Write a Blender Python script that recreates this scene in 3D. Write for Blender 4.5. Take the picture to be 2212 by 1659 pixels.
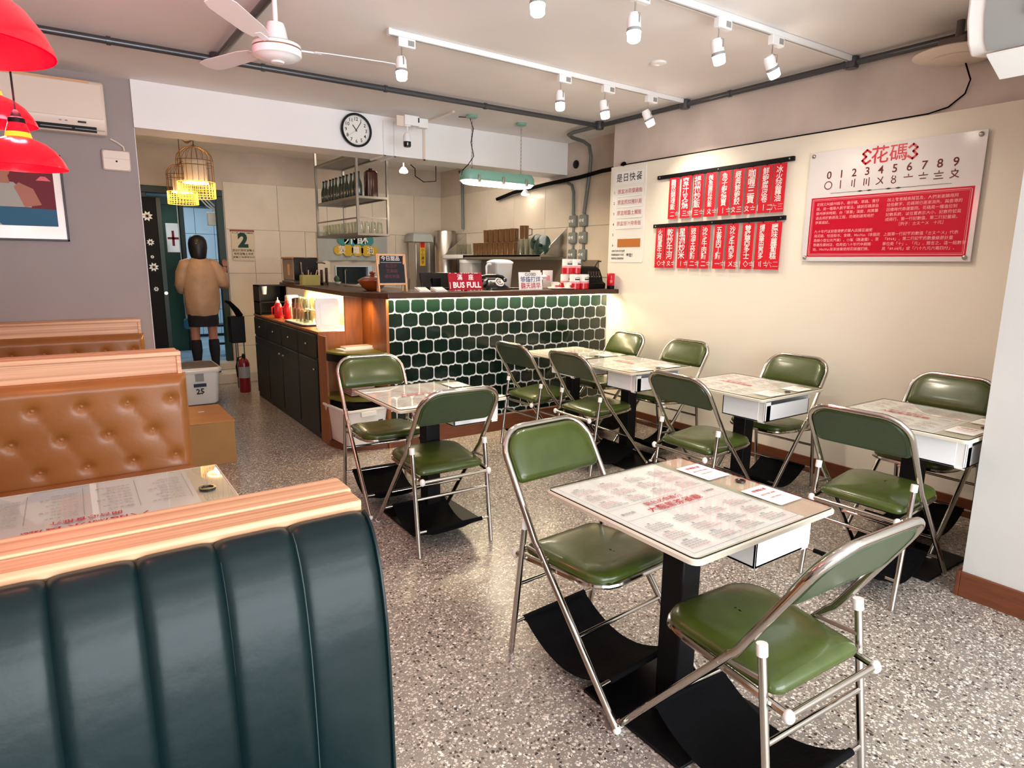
import bpy, bmesh, math, random
import numpy as np
from mathutils import Vector, Matrix
random.seed(4)
PI = math.pi
S = bpy.context.scene
COL = S.collection
for o in list(bpy.data.objects): bpy.data.objects.remove(o)

# ------------------------------------------------------------------ camera
YAW, PITCH, ROLL, FPX = 0.60543, 0.187423, 0.010767, 1375.08
fw = Vector((math.sin(YAW)*math.cos(PITCH), math.cos(YAW)*math.cos(PITCH), -math.sin(PITCH)))
rt = Vector((math.cos(YAW), -math.sin(YAW), 0)); up = rt.cross(fw)
r1 = rt*math.cos(ROLL)+up*math.sin(ROLL); u1 = -rt*math.sin(ROLL)+up*math.cos(ROLL)
cam = bpy.data.cameras.new('camera'); cam.sensor_width = 36; cam.lens = FPX/2212*36; cam.clip_start = .05
co = bpy.data.objects.new('camera', cam); COL.objects.link(co)
m3 = Matrix((r1, u1, -fw)).transposed(); co.matrix_world = Matrix.Translation((0, 0, 1.5)) @ m3.to_4x4()
S.camera = co
# ------------------------------------------------------------------ world, exposure
w = bpy.data.worlds.new('world'); S.world = w; w.use_nodes = True
w.node_tree.nodes['Background'].inputs[0].default_value = (.75, .85, 1, 1); w.node_tree.nodes['Background'].inputs[1].default_value = .6
S.view_settings.view_transform = 'Standard'; S.view_settings.look = 'None'
S.view_settings.exposure = 0.55; S.view_settings.gamma = 1; S.view_settings.use_curve_mapping = False

def area(name, loc, rot, sx, sy, e, col=(1, 1, 1), spread=PI):
    l = bpy.data.lights.new(name, 'AREA'); l.shape = 'RECTANGLE'; l.size = sx; l.size_y = sy; l.energy = e; l.color = col; l.spread = spread
    o = bpy.data.objects.new(name, l); COL.objects.link(o); o.location = loc; o.rotation_euler = rot; return o
def point(name, loc, e, col, r=.03):
    l = bpy.data.lights.new(name, 'POINT'); l.energy = e; l.color = col; l.shadow_soft_size = r
    o = bpy.data.objects.new(name, l); COL.objects.link(o); o.location = loc; return o
def spot(name, loc, tgt, e, col, ang=80, blend=.7, r=.03):
    l = bpy.data.lights.new(name, 'SPOT'); l.energy = e; l.color = col; l.spot_size = math.radians(ang); l.spot_blend = blend; l.shadow_soft_size = r
    o = bpy.data.objects.new(name, l); COL.objects.link(o); o.location = loc
    o.rotation_euler = (Vector(tgt)-Vector(loc)).to_track_quat('-Z', 'Y').to_euler(); return o
# shop-front daylight (window wall behind the camera), kitchen tube light
area('daylight_shopfront', (1.1, -2.40, 1.35), (math.radians(113), 0, 0), 4.4, 2.3, 235, (.90, .96, 1))
area('kitchen_light', (1.5, 10.4, 2.75), (0, 0, 0), 1.6, 0.5, 36, (.74, .90, 1))
area('pass_light', (3.5, 9.8, 2.0), (0, 0, 0), .8, .4, 3, (.5, .8, 1))
area('bar_light', (3.4, 6.9, 2.78), (0, 0, 0), 2.0, 1.2, 24, (1, .90, .78))

# ------------------------------------------------------------------ materials
def lin(h):
    if isinstance(h, str):
        h = [int(h[i:i+2], 16)/255 for i in (0, 2, 4)]
    return tuple((c/12.92 if c <= .04045 else ((c+.055)/1.055)**2.4) for c in h)+(1,)
MATS = {}
def mat(name, col, rough=.5, metal=0, noise=None, bump=None, coat=0, trans=0, emit=None, alpha=1, ior=1.45, sheen=0, spec=.5, col2=None, stretch=None, noise_rough=0):
    m = bpy.data.materials.new(name); m.use_nodes = True; n = m.node_tree.nodes; L = m.node_tree.links; b = n['Principled BSDF']
    c = lin(col); b.inputs['Base Color'].default_value = c
    b.inputs['Roughness'].default_value = rough; b.inputs['Metallic'].default_value = metal
    b.inputs['Coat Weight'].default_value = coat; b.inputs['Coat Roughness'].default_value = .15
    b.inputs['Transmission Weight'].default_value = trans; b.inputs['IOR'].default_value = ior; b.inputs['Alpha'].default_value = alpha
    b.inputs['Specular IOR Level'].default_value = spec; b.inputs['Sheen Weight'].default_value = sheen
    if emit: b.inputs['Emission Color'].default_value = lin(emit[0]); b.inputs['Emission Strength'].default_value = emit[1]
    tc = n.new('ShaderNodeTexCoord'); src = tc.outputs['Object']
    if stretch:
        mp = n.new('ShaderNodeMapping'); mp.inputs['Scale'].default_value = stretch; L.new(src, mp.inputs[0]); src = mp.outputs[0]
    if noise:
        t = n.new('ShaderNodeTexNoise'); t.inputs['Scale'].default_value = noise[0]; t.inputs['Detail'].default_value = 6; L.new(src, t.inputs['Vector'])
        mx = n.new('ShaderNodeMix'); mx.data_type = 'RGBA'
        c2 = lin(col2) if col2 else tuple(x*(1-noise[1]) for x in c[:3])+(1,)
        rmp = n.new('ShaderNodeMapRange'); rmp.inputs[1].default_value = .35; rmp.inputs[2].default_value = .65
        L.new(t.outputs[0], rmp.inputs[0]); L.new(rmp.outputs[0], mx.inputs[0]); mx.inputs[6].default_value = c; mx.inputs[7].default_value = c2
        L.new(mx.outputs[2], b.inputs['Base Color'])
        if noise_rough:
            r2 = n.new('ShaderNodeMapRange'); r2.inputs[3].default_value = rough; r2.inputs[4].default_value = rough+noise_rough
            L.new(t.outputs[0], r2.inputs[0]); L.new(r2.outputs[0], b.inputs['Roughness'])
    if bump:
        t2 = n.new('ShaderNodeTexNoise'); t2.inputs['Scale'].default_value = bump[0]; t2.inputs['Detail'].default_value = 5; L.new(src, t2.inputs['Vector'])
        bp = n.new('ShaderNodeBump'); bp.inputs['Strength'].default_value = bump[1]; bp.inputs['Distance'].default_value = .01
        L.new(t2.outputs[0], bp.inputs['Height']); L.new(bp.outputs[0], b.inputs['Normal'])
    MATS[name] = m; return m
cream = mat('cream_wall', 'F1EADB', .55, noise=(1.2, .05), bump=(25, .05))
upwall = mat('old_plaster', 'D8CAC2', .8, noise=(2.5, .16), bump=(9, .25))
ceilm = mat('ceiling_paint', 'ECE8E6', .8, noise=(1.3, .06), bump=(6, .2))
beamw = mat('white_paint', 'F2F1F0', .6, noise=(1.5, .05))
greyw = mat('mauve_grey_paint', '9C908D', .6, noise=(2, .08), bump=(20, .06))
backp = mat('back_plaster', 'C9BBAC', .8, noise=(3, .15))
tilec = mat('beige_tile', 'D6C8B4', .3, noise=(2.5, .10), bump=(4, .05))
grout_d = mat('tile_grout', 'A48E76', .9)
brownb = mat('brown_wood_base', '6E3C22', .45, noise=(9, .25), stretch=(1, 1, 8))
pillarw = mat('pillar_paint', 'C6C4BE', .7, noise=(2.5, .06))
chrome = mat('chrome', 'C4BEB6', .12, 1.0)
steel = mat('brushed_steel', 'B9B4AC', .3, 1.0)
darksteel = mat('dark_steel', '6A6460', .4, .9)
green = mat('green_vinyl', '425019', .27, coat=.4, noise=(14, .22), bump=(60, .06), noise_rough=.1)
greendk = mat('green_vinyl_back', '33442A', .35, coat=.2, noise=(14, .15))
white_pl = mat('white_plastic', 'ECEAE4', .35)
white_m = mat('white_metal', 'F0F0F0', .35)
blk = mat('black_metal', '08080A', .5, spec=.25)
blkcloth = mat('black_cloth', '060608', .9, spec=.15, bump=(60, .3))
blkgloss = mat('black_gloss', '0C0C10', .15, coat=.5)
tabletop_m = mat('table_laminate', 'E9DFC8', .3)
edge_m = mat('table_edge', 'CFC6B4', .35)
paper = mat('menu_paper', 'F3F2EE', .7)
redink = mat('red_ink', 'B3202E', .6)
greyink = mat('grey_ink', '8B8480', .6)
darkink = mat('dark_ink', '241C22', .6)
pinkink = mat('pink_ink', 'C8857F', .6)
redcard = mat('red_card', 'D00A26', .55)
redboard = mat('red_board', 'C4062A', .35)
whiteink = mat('white_ink', 'FAF4F0', .6)
pinkchalk = mat('pink_chalk', 'EFA0A8', .7)
acry = mat('acrylic_board', 'DCD9DA', .12, coat=.4)
orange_ph = mat('orange_card', 'B9702B', .7)
oak = None
tan = mat('tan_vinyl', '99612F', .36, noise=(6, .10), bump=(45, .06), coat=.1)
tanb = mat('tan_button', 'A86A3A', .3)
dgreen = mat('dark_green_vinyl', '0A1C1E', .36, spec=.28, coat=.03, noise=(5, .2), bump=(26, .10))
thread = mat('thread', '4A5A58', .7)
tileg = mat('dark_green_tile', '05110F', .12, coat=.3, noise=(3, .5), col2='0A1C14', bump=(12, .04))
groutw = mat('white_grout', 'E4E4DE', .7)
darkwood = mat('dark_wood', '4A2A17', .4, noise=(5, .35), stretch=(1, 6, 1))
warmwood = mat('warm_wood', '9A5A26', .4, noise=(7, .35), stretch=(3, 3, .5))
cabblk = mat('dark_cabinet', '080A07', .45, noise=(4, .5), col2='0E150B')
olive = mat('olive_laminate', '6E7220', .35, noise=(12, .25))
pipe = mat('conduit_paint', '54565A', .3, .6)
pipeg = mat('grey_conduit', '6B706C', .45, .3)
boxg = mat('grey_cast_box', '7E827C', .5, .2)
mint = mat('mint_metal', '7FAE9C', .4)
glow = mat('lamp_glow', 'FFF4DC', .5, emit=('FFF0D0', 9))
glowc = mat('spot_glow', 'FFF8EC', .5, emit=('FFF3DE', 22))
ledw = mat('led_strip', 'FFEEC0', .5, emit=('FFE3A8', 14))
redglass = mat('red_shade', '90000E', .22, coat=.15, emit=('FF0426', .62))
redneck = mat('clear_amber_neck', 'FF7A20', .1, emit=('FF8A20', 1.6))
bulb = mat('bulb_glow', 'FFE9B0', .4, emit=('FFD890', 10))

def thinglass(name, tint, refl, rough=.02):
    m = bpy.data.materials.new(name); m.use_nodes = True; n = m.node_tree.nodes; L = m.node_tree.links; n.remove(n['Principled BSDF'])
    t = n.new('ShaderNodeBsdfTransparent'); t.inputs[0].default_value = lin(tint); g = n.new('ShaderNodeBsdfGlossy'); g.inputs['Roughness'].default_value = rough
    lw = n.new('ShaderNodeLayerWeight'); lw.inputs[0].default_value = .5; pw = n.new('ShaderNodeMath'); pw.operation = 'POWER'; pw.inputs[1].default_value = 4; L.new(lw.outputs['Facing'], pw.inputs[0]); f = n.new('ShaderNodeMapRange'); f.inputs[3].default_value = .03; f.inputs[4].default_value = .9; L.new(pw.outputs[0], f.inputs[0]); mx = n.new('ShaderNodeMixShader'); L.new(f.outputs[0], mx.inputs[0]); L.new(t.outputs[0], mx.inputs[1]); L.new(g.outputs[0], mx.inputs[2])
    L.new(mx.outputs[0], n['Material Output'].inputs[0]); return m
glassm = thinglass('clear_glass', 'F0F2EE', 1.5, .05)
tabglass = thinglass('table_glass', 'FAFDFB', 1.45)
amberglass = mat('amber_cup', '6B4A2C', .2, coat=.4, noise=(6, .2))
greenglass = mat('green_bottle', '2C3B30', .15, coat=.5)
milkpl = mat('translucent_plastic', 'E6E4DE', .25, trans=.45)
gold = mat('brass_wire', '8A6234', .35, .8)
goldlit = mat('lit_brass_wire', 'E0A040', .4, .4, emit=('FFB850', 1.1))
cardb = mat('cardboard', 'B98348', .8, noise=(6, .1))
cardd = mat('cardboard_side', 'A07A48', .8, noise=(6, .1))
redpl = mat('red_plastic', 'C80C20', .3, coat=.3)
maroon = mat('maroon_plastic', '7A3038', .35)
clay = mat('clay_pot', '8E3F1A', .22, coat=.5, noise=(8, .3))
slate = mat('chalkboard', '15151A', .7)
pinewood = mat('pine_frame', 'D7A77C', .5, noise=(8, .15), stretch=(1, 1, .2))
cloth_g = mat('banner_cloth', 'A7A9A2', .9, noise=(4, .1))
yellow = mat('banner_yellow', 'C9A22C', .8)
teal = mat('banner_teal', '3E8480', .8)
skin = mat('skin', 'A5705A', .5)
hairm = mat('black_hair', '0C0A10', .45, bump=(40, .3))
jacket = mat('beige_jacket', 'B58F70', .5, noise=(6, .2), bump=(9, 1.0))
skirtm = mat('black_skirt', '121018', .8)
kgreen = mat('kitchen_green', '0E4A3A', .5, noise=(4, .2))
kdark = mat('dark_green_frame', '0B2620', .45)
kwall = mat('kitchen_tile', 'BFD2E0', .4, noise=(2, .08))
kfloor = mat('kitchen_floor', '9FB8C8', .35, noise=(5, .3))
kgrey = mat('kitchen_grey', '5C7684', .5, noise=(4, .3))
bluecloth = mat('blue_cloth', '3A86A8', .8)
acw = mat('ac_white', 'E2D2C2', .3, coat=.2)
acg = mat('ac_grey', '94938F', .35)
redcross = mat('red_cross', 'A01828', .6)
pot_w = mat('porcelain', 'F2ECE2', .15, coat=.4)
dgl = mat('dark_glass', '0A1C24', .08, coat=.5)

def oakmat():
    m = bpy.data.materials.new('striped_oak'); m.use_nodes = True; n = m.node_tree.nodes; L = m.node_tree.links; b = n['Principled BSDF']
    tc = n.new('ShaderNodeTexCoord'); mp = n.new('ShaderNodeMapping'); mp.inputs['Scale'].default_value = (.35, 30, 30)
    t = n.new('ShaderNodeTexNoise'); t.inputs['Scale'].default_value = 2.2; t.inputs['Detail'].default_value = 4
    r = n.new('ShaderNodeValToRGB'); r.color_ramp.elements[0].position = .3; r.color_ramp.elements[0].color = lin('B67A54'); r.color_ramp.elements[1].position = .62; r.color_ramp.elements[1].color = lin('E4B68E')
    L.new(tc.outputs['Object'], mp.inputs[0]); L.new(mp.outputs[0], t.inputs['Vector']); L.new(t.outputs[0], r.inputs[0]); L.new(r.outputs[0], b.inputs['Base Color'])
    b.inputs['Roughness'].default_value = .45
    return m
oak = oakmat()
def terrazzo():
    m = bpy.data.materials.new('terrazzo'); m.use_nodes = True; n = m.node_tree.nodes; L = m.node_tree.links; b = n['Principled BSDF']
    tc = n.new('ShaderNodeTexCoord')
    base = n.new('ShaderNodeTexNoise'); base.inputs['Scale'].default_value = 1.6; base.inputs['Detail'].default_value = 5; L.new(tc.outputs['Object'], base.inputs['Vector'])
    r0 = n.new('ShaderNodeValToRGB'); r0.color_ramp.elements[0].position = .3; r0.color_ramp.elements[0].color = lin('7A726A'); r0.color_ramp.elements[1].position = .7; r0.color_ramp.elements[1].color = lin('968D82'); L.new(base.outputs[0], r0.inputs[0])
    cur = r0.outputs[0]
    for sc, thr, ramp in ((84, .40, ('E2DACE', 'F8F4EE', 'C4B8A8')), (140, .38, ('D8CCBC', 'F2ECE2', 'B0A294')), (74, .33, ('141216', '332C2A', '54463C'))):
        v = n.new('ShaderNodeTexVoronoi'); v.inputs['Scale'].default_value = sc; v.inputs['Randomness'].default_value = 1
        nz = n.new('ShaderNodeTexNoise'); nz.inputs['Scale'].default_value = sc*1.2; L.new(tc.outputs['Object'], nz.inputs['Vector'])
        ad = n.new('ShaderNodeMix'); ad.data_type = 'VECTOR'; ad.inputs[0].default_value = .012
        L.new(tc.outputs['Object'], ad.inputs[4]); L.new(nz.outputs['Color'], ad.inputs[5]); L.new(ad.outputs[1], v.inputs['Vector'])
        sep = n.new('ShaderNodeSeparateColor'); L.new(v.outputs['Color'], sep.inputs[0])
        # chip only in some cells, of a random radius
        mr = n.new('ShaderNodeMapRange'); mr.inputs[1].default_value = .22 if sc != 74 else .52; mr.inputs[2].default_value = 1; mr.inputs[3].default_value = 0; mr.inputs[4].default_value = thr*1.5
        L.new(sep.outputs[0], mr.inputs[0])
        lt = n.new('ShaderNodeMath'); lt.operation = 'LESS_THAN'; L.new(v.outputs['Distance'], lt.inputs[0]); L.new(mr.outputs[0], lt.inputs[1])
        rr = n.new('ShaderNodeValToRGB'); rr.color_ramp.elements[0].color = lin(ramp[0]); rr.color_ramp.elements[1].color = lin(ramp[1]); e = rr.color_ramp.elements.new(.5); e.color = lin(ramp[2]); L.new(sep.outputs[1], rr.inputs[0])
        mx = n.new('ShaderNodeMix'); mx.data_type = 'RGBA'; L.new(lt.outputs[0], mx.inputs[0]); L.new(cur, mx.inputs[6]); L.new(rr.outputs[0], mx.inputs[7]); cur = mx.outputs[2]
    L.new(cur, b.inputs['Base Color']); b.inputs['Roughness'].default_value = .28; b.inputs['Coat Weight'].default_value = .15; b.inputs['Coat Roughness'].default_value = .25
    return m
terr = terrazzo()

# ------------------------------------------------------------------ mesh helpers
class B:
    def __init__(s): s.v = []; s.f = []; s.M = Matrix.Identity(4)
    def add(s, vs, fs, M=None):
        k = len(s.v); T = s.M @ M if M is not None else s.M
        s.v += [tuple(T @ Vector(p)) for p in vs]; s.f += [tuple(i+k for i in f) for f in fs]; return s
    def box(s, x0, x1, y0, y1, z0, z1, M=None):
        return s.add([(x0,y0,z0),(x1,y0,z0),(x1,y1,z0),(x0,y1,z0),(x0,y0,z1),(x1,y0,z1),(x1,y1,z1),(x0,y1,z1)],
                     [(0,3,2,1),(4,5,6,7),(0,1,5,4),(1,2,6,5),(2,3,7,6),(3,0,4,7)], M)
    def loft(s, rings, cap0=True, cap1=True, M=None, closed=False):
        n = len(rings[0]); vs = [p for r in rings for p in r]; fs = []
        k = len(rings)
        for i in range(k if closed else k-1):
            for j in range(n):
                a, b = i*n+j, i*n+(j+1) % n; i2 = (i+1) % k; fs.append((a, b, i2*n+(j+1) % n, i2*n+j))
        if not closed:
            if cap0: fs.append(tuple(range(n))[::-1])
            if cap1: fs.append(tuple((k-1)*n+j for j in range(n)))
        return s.add(vs, fs, M)
    def lathe(s, prof, n=20, c=(0, 0, 0), M=None, caps=True):
        rings = [[(c[0]+r*math.cos(2*PI*j/n), c[1]+r*math.sin(2*PI*j/n), c[2]+z) for j in range(n)] for r, z in prof]
        return s.loft(rings, caps, caps, M)
    def tube(s, pts, r, n=8, closed=False, rads=None):
        P_ = [Vector(p) for p in pts]; rings = []; k = len(P_)
        t0 = (P_[1]-P_[0]).normalized(); a = Vector((0, 0, 1)) if abs(t0.z) < .9 else Vector((1, 0, 0)); nrm = t0.cross(a).normalized()
        for i in range(k):
            if closed: t = (P_[(i+1) % k]-P_[i-1]).normalized()
            else: t = (P_[min(i+1, k-1)]-P_[max(i-1, 0)]).normalized()
            nrm = (nrm-t*nrm.dot(t)).normalized(); bn = t.cross(nrm); rr = rads[i] if rads else r
            rings.append([tuple(P_[i]+(nrm*math.cos(2*PI*j/n)+bn*math.sin(2*PI*j/n))*rr) for j in range(n)])
        return s.loft(rings, closed=closed)
    def sphere(s, c, r, n=12, m=8, sz=1):
        return s.lathe([(max(r*math.sin(PI*i/m), 1e-4), -r*sz*math.cos(PI*i/m)) for i in range(m+1)], n, c)
    def cyl(s, a, b, r, n=14): return s.tube([a, b], r, n)
    def prism(s, poly, z0, z1, M=None):
        return s.loft([[(x, y, z0) for x, y in poly], [(x, y, z1) for x, y in poly]], M=M)
    def text(s, body, size, M, bold=0, align='CENTER', step=None, resol=1):
        """flat lettering in the xy plane of M; step = vertical pitch for top-to-bottom writing"""
        if step:
            for i, ch in enumerate(body):
                v, f = glyph(ch, size, bold, 'CENTER', resol); s.add([(x, y-i*step, 0) for x, y in v], f, M)
        else:
            v, f = glyph(body, size, bold, align, resol); s.add([(x, y, 0) for x, y in v], f, M)
        return s
    def obj(s, name, m, parent=None, bev=0, smooth=True, ang=40, seg=2):
        me = bpy.data.meshes.new(name); me.from_pydata(s.v, [], s.f); me.materials.append(m); me.update()
        if smooth: me.shade_smooth(); me.set_sharp_from_angle(angle=math.radians(ang))
        o = bpy.data.objects.new(name, me); COL.objects.link(o); o.parent = parent
        if bev:
            md = o.modifiers.new('bevel', 'BEVEL'); md.width = bev; md.segments = seg; md.limit_method = 'ANGLE'; md.angle_limit = math.radians(40); md.harden_normals = False
        return o
_gc = {}
_cu = bpy.data.curves.new('scratch', 'FONT'); _to = bpy.data.objects.new('scratch', _cu); COL.objects.link(_to)
def glyph(body, size, bold, align, resol=1):
    k = (body, bold, align, resol)
    if k not in _gc:
        _cu.body = body; _cu.size = 1; _cu.offset = bold; _cu.resolution_u = resol; _cu.align_x = align; _cu.align_y = 'CENTER'
        bpy.context.view_layer.update(); dg = bpy.context.evaluated_depsgraph_get()
        me = bpy.data.meshes.new_from_object(_to.evaluated_get(dg))
        _gc[k] = ([(v.co.x, v.co.y) for v in me.vertices], [tuple(p.vertices) for p in me.polygons]); bpy.data.meshes.remove(me)
    v, f = _gc[k]; return [(x*size, y*size) for x, y in v], f
def tag(o, label, cat, group=None):
    o['label'] = label; o['category'] = cat
    if group: o['group'] = group
    return o
def thing(name, label, cat, loc=(0, 0, 0), rz=0, group=None):
    o = bpy.data.objects.new(name, None); COL.objects.link(o); o.empty_display_size = .1; o.location = loc; o.rotation_euler = (0, 0, rz)
    return tag(o, label, cat, group)
def struct(o, label=None):
    o['kind'] = 'structure'
    if label: o['label'] = label
    return o
def dup(root, label, loc, rz=0, group=None, scale=None):
    def cp(o, par):
        c = o.copy(); COL.objects.link(c); c.parent = par
        for ch in o.children: cp(ch, c)
        return c
    r = cp(root, None); r.location = loc; r.rotation_euler = (0, 0, rz); r['label'] = label
    if scale: r.scale = scale
    if group: r['group'] = group
    return r
def frame(o, xa, ya):
    xa = Vector(xa).normalized(); ya = Vector(ya).normalized(); z = xa.cross(ya)
    return Matrix.Translation(o) @ Matrix((xa, ya, z)).transposed().to_4x4()
def RW(x, y, z): return frame((x, y, z), (0, -1, 0), (0, 0, 1))      # on a surface facing -x
def FW(x, y, z): return frame((x, y, z), (1, 0, 0), (0, 0, 1))       # on a surface facing -y
def rrect(w, h, r, n=4, cx=0, cy=0):
    p = []
    for k, (sx, sy) in enumerate(((1, 1), (-1, 1), (-1, -1), (1, -1))):
        for i in range(n+1):
            a = PI/2*k+PI/2*i/n; p.append((cx+sx*(w/2-r)+r*math.cos(a), cy+sy*(h/2-r)+r*math.sin(a)))
    return p
def one(name, b, m, label, cat, loc=(0, 0, 0), rz=0, group=None, bev=0, ang=40):
    o = b.obj(name, m, None, bev, ang=ang); o.location = loc; o.rotation_euler = (0, 0, rz); return tag(o, label, cat, group)

# ================================================================== SETTING
CZ = 2.84
struct(B().box(-1.8, 4.95, -2.6, 8.93, -.1, 0).obj('floor', terr, smooth=False), 'speckled grey terrazzo floor')
struct(B().box(-1.8, 4.95, -2.6, 9.0, CZ, CZ+.1).obj('ceiling', ceilm, smooth=False), 'patchy off-white plaster ceiling')
struct(B().box(4.40, 4.5, 1.0, 4.72, 0, 2.41).obj('wall_right', cream, smooth=False), 'cream wall panel behind the red menu strips')
struct(B().box(4.425, 4.6, -2.6, 4.72, 2.41, CZ).obj('wall_right_upper', upwall, smooth=False), 'stained pinkish plaster above the cream panel')
struct(B().box(4.82, 4.95, 4.72, 9.0, 0, CZ).box(4.5, 4.82, 4.6, 4.72, 0, CZ).obj('wall_right_recess', backp, smooth=False))
struct(B().box(3.29, 4.6, -2.6, 1.063, 0, CZ).obj('wall_front_right', pillarw, smooth=False), 'pale wall end at the right edge of the room')
wb = struct(B().box(1.70, 3.12, 8.93, 9.0, 0, CZ).box(3.66, 4.95, 8.93, 9.0, 0, CZ).box(3.12, 3.66, 8.93, 9.0, 0, 1.13).box(3.12, 3.66, 8.93, 9.0, 1.44, CZ).box(.5, 1.70, 8.93, 9.0, 2.36, CZ).box(-.2, .80, 8.93, 9.0, 0, 2.36).obj('wall_back', backp, smooth=False))
struct(B().box(-1.8, .535, 5.92, 6.02, 0, CZ).obj('wall_left', greyw, smooth=False), 'mauve grey wall behind the far booth')
struct(B().box(-1.9, -1.8, -2.6, 9.0, 0, CZ).obj('wall_booth_side', greyw, smooth=False))
struct(B().box(.48, .52, 6.02, 8.93, 0, CZ).obj('wall_passage', backp, smooth=False))
struct(B().box(-1.9, -1.3, -2.7, -2.6, 0, CZ).box(3.5, 3.6, -2.7, -2.6, 0, CZ).box(-1.3, 3.5, -2.7, -2.6, 2.65, CZ).obj('wall_front', cream, smooth=False))
struct(B().box(.535, 4.82, 5.90, 6.23, 2.495, CZ).obj('trim_1', beamw, smooth=False), 'white beam with the clock on it')
struct(B().box(4.385, 4.40, 1.06, 4.70, 0, .115).obj('baseboard_right', brownb, bev=.003, smooth=False), 'brown skirting under the cream wall')
struct(B().box(3.272, 3.29, -2.6, 1.063, 0, .12).box(3.272, 4.3, 1.063, 1.08, 0, .12).obj('baseboard_front', brownb, bev=.003, smooth=False), 'brown skirting round the pale wall end')
struct(B().box(.5345, .5385, 5.916, 6.02, 0, CZ-.35).obj('trim_2', beamw, smooth=False), 'thin white edge of the grey wall')
# tiles of the back wall
def wall_tiles(par, M, x0, x1, z0, z1, w, h, off=0, skip=None):
    cache = {}
    r = 0; z = z1
    while z > z0+.02:
        zb = max(z-h, z0); x = x0-off*(r % 2)*w
        while x < x1-.02:
            a, b_ = max(x, x0), min(x+w, x1)
            if b_-a > .03 and not (skip and skip(a, b_, zb, z)):
                key = (round(b_-a, 3), round(z-zb, 3))
                if key not in cache:
                    g = .0022; q = B().box(g, b_-a-g, g, z-zb-g, 0, .010); cache[key] = q.obj('tile', tilec, par, bev=.0015, smooth=False, seg=1); o = cache[key]
                else:
                    o = cache[key].copy(); COL.objects.link(o)
                o.matrix_local = M @ Matrix.Translation((a, zb, 0))
            x += w
        z -= h; r += 1
def sk(a, b, z0, z1): return b > 3.13 and a < 3.66 and z1 > 1.13 and z0 < 1.44
Mb = FW(0, 8.93, 0)
wall_tiles(wb, Mb, 1.72, 4.82, 1.89, 2.47, .66, .58)
wall_tiles(wb, Mb, 1.72, 4.82, .78, 1.89, .333, .555, skip=sk)
wall_tiles(wb, Mb, 1.72, 2.6, 0.0, .78, .333, .39)
wr = bpy.data.objects['wall_right_recess']
wall_tiles(wr, RW(4.82, 8.93, 0), 0, 4.16, 1.36, 2.47, .66, .555)
# steps and kitchen room behind the door
struct(B().box(.56, 1.9, 8.35, 8.93, 0, .12).obj('trim_3', backp, bev=.006), 'tiled step below the kitchen door')
struct(B().box(.6, 1.78, 8.72, 9.0, .12, .205).obj('trim_4', backp, bev=.006), 'upper step at the kitchen door')
struct(B().box(-.2, 4.0, 9.0, 12.2, .1, .2).obj('floor_kitchen', kfloor, smooth=False), 'wet pale blue kitchen floor')
kb = struct(B().box(-.2, 4.2, 12.1, 12.2, .2, CZ).box(-.25, -.2, 9, 12.2, .2, CZ).box(4.1, 4.2, 9, 12.2, .2, CZ).obj('wall_kitchen', kgrey, smooth=False))
struct(B().box(-.2, 4.2, 9, 12.2, CZ, CZ+.05).obj('ceiling_kitchen', kgrey, smooth=False))
for i in range(3):
    for j in range(5):
        o = B().box(1.55+i*.29, 1.835+i*.29, 11.98, 12.0, .25+j*.42, .665+j*.42).obj('tile', kwall, kb, bev=.003, smooth=False, seg=1)
# door frame
d = B().box(.80, 1.70, 8.88, 8.98, 2.28, 2.36).box(1.62, 1.70, 8.88, 8.98, .2, 2.28).box(.80, .86, 8.88, 8.98, .2, 2.28).obj('door_1', kdark, bev=.004); struct(d, 'dark green kitchen door frame')
dl = thing('door_leaf', 'dark sliding kitchen door with white paper flowers', 'door', (0, 0, 0))
B().box(.56, .945, 8.80, 8.84, .22, 2.22).obj('panel', mat('door_black', '08070A', .8), dl, bev=.004)
B().box(.945, 1.0, 8.80, 8.86, .22, 2.22).obj('edge_rail', kdark, dl, bev=.004)
B().cyl((.97, 8.78, 1.10), (.97, 8.80, 1.10), .02).obj('lock', steel, dl)
for (fx, fz, s_) in ((.845, 2.0, 1), (.855, 1.70, .7), (.86, 1.53, .35), (.865, 1.41, .9), (.87, 1.15, .5)):
    q = B()
    for k in range(8):
        a = PI*k/4+.3; q.add([(0, 0, 0), (.014*s_, .022*s_, 0), (0, .050*s_, 0), (-.014*s_, .022*s_, 0)], [(0, 1, 2, 3)], FW(fx, 8.797, fz) @ Matrix.Rotation(a, 4, 'Z') @ Matrix.Translation((0, .012*s_, 0)))
    q.obj('paper_flower', white_pl, dl, smooth=False)

# ================================================================== COUNTER
ct = thing('bar_counter', 'bar counter faced with dark green lantern tiles under a wooden top', 'counter', (0, 0, 0))
B().box(2.045, 4.395, 4.712, 4.80, .14, 1.222).obj('grout_panel', groutw, ct)
B().box(2.035, 2.052, 4.69, 5.2, .0, 1.222).box(2.052, 2.06, 4.695, 4.712, .14, 1.222).obj('side_board', warmwood, ct)
B().box(2.05, 4.395, 4.69, 4.80, 0, .145).obj('plinth', brownb, ct, bev=.003)
slab = [(1.99, 4.54), (1.89, 4.70), (1.83, 5.05), (1.90, 6.3), (1.96, 7.45), (2.5, 7.45), (2.5, 5.2), (4.39, 5.2), (4.39, 4.54)]
B().prism(slab, 1.222, 1.265).obj('counter_top', darkwood, ct, bev=.006)
B().box(2.06, 4.38, 4.668, 4.678, 1.208, 1.220).obj('led_strip', ledw, ct)
B().box(2.06, 4.39, 4.80, 5.15, .02, 1.22).obj('inner_cabinet', cabblk, ct)
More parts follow.
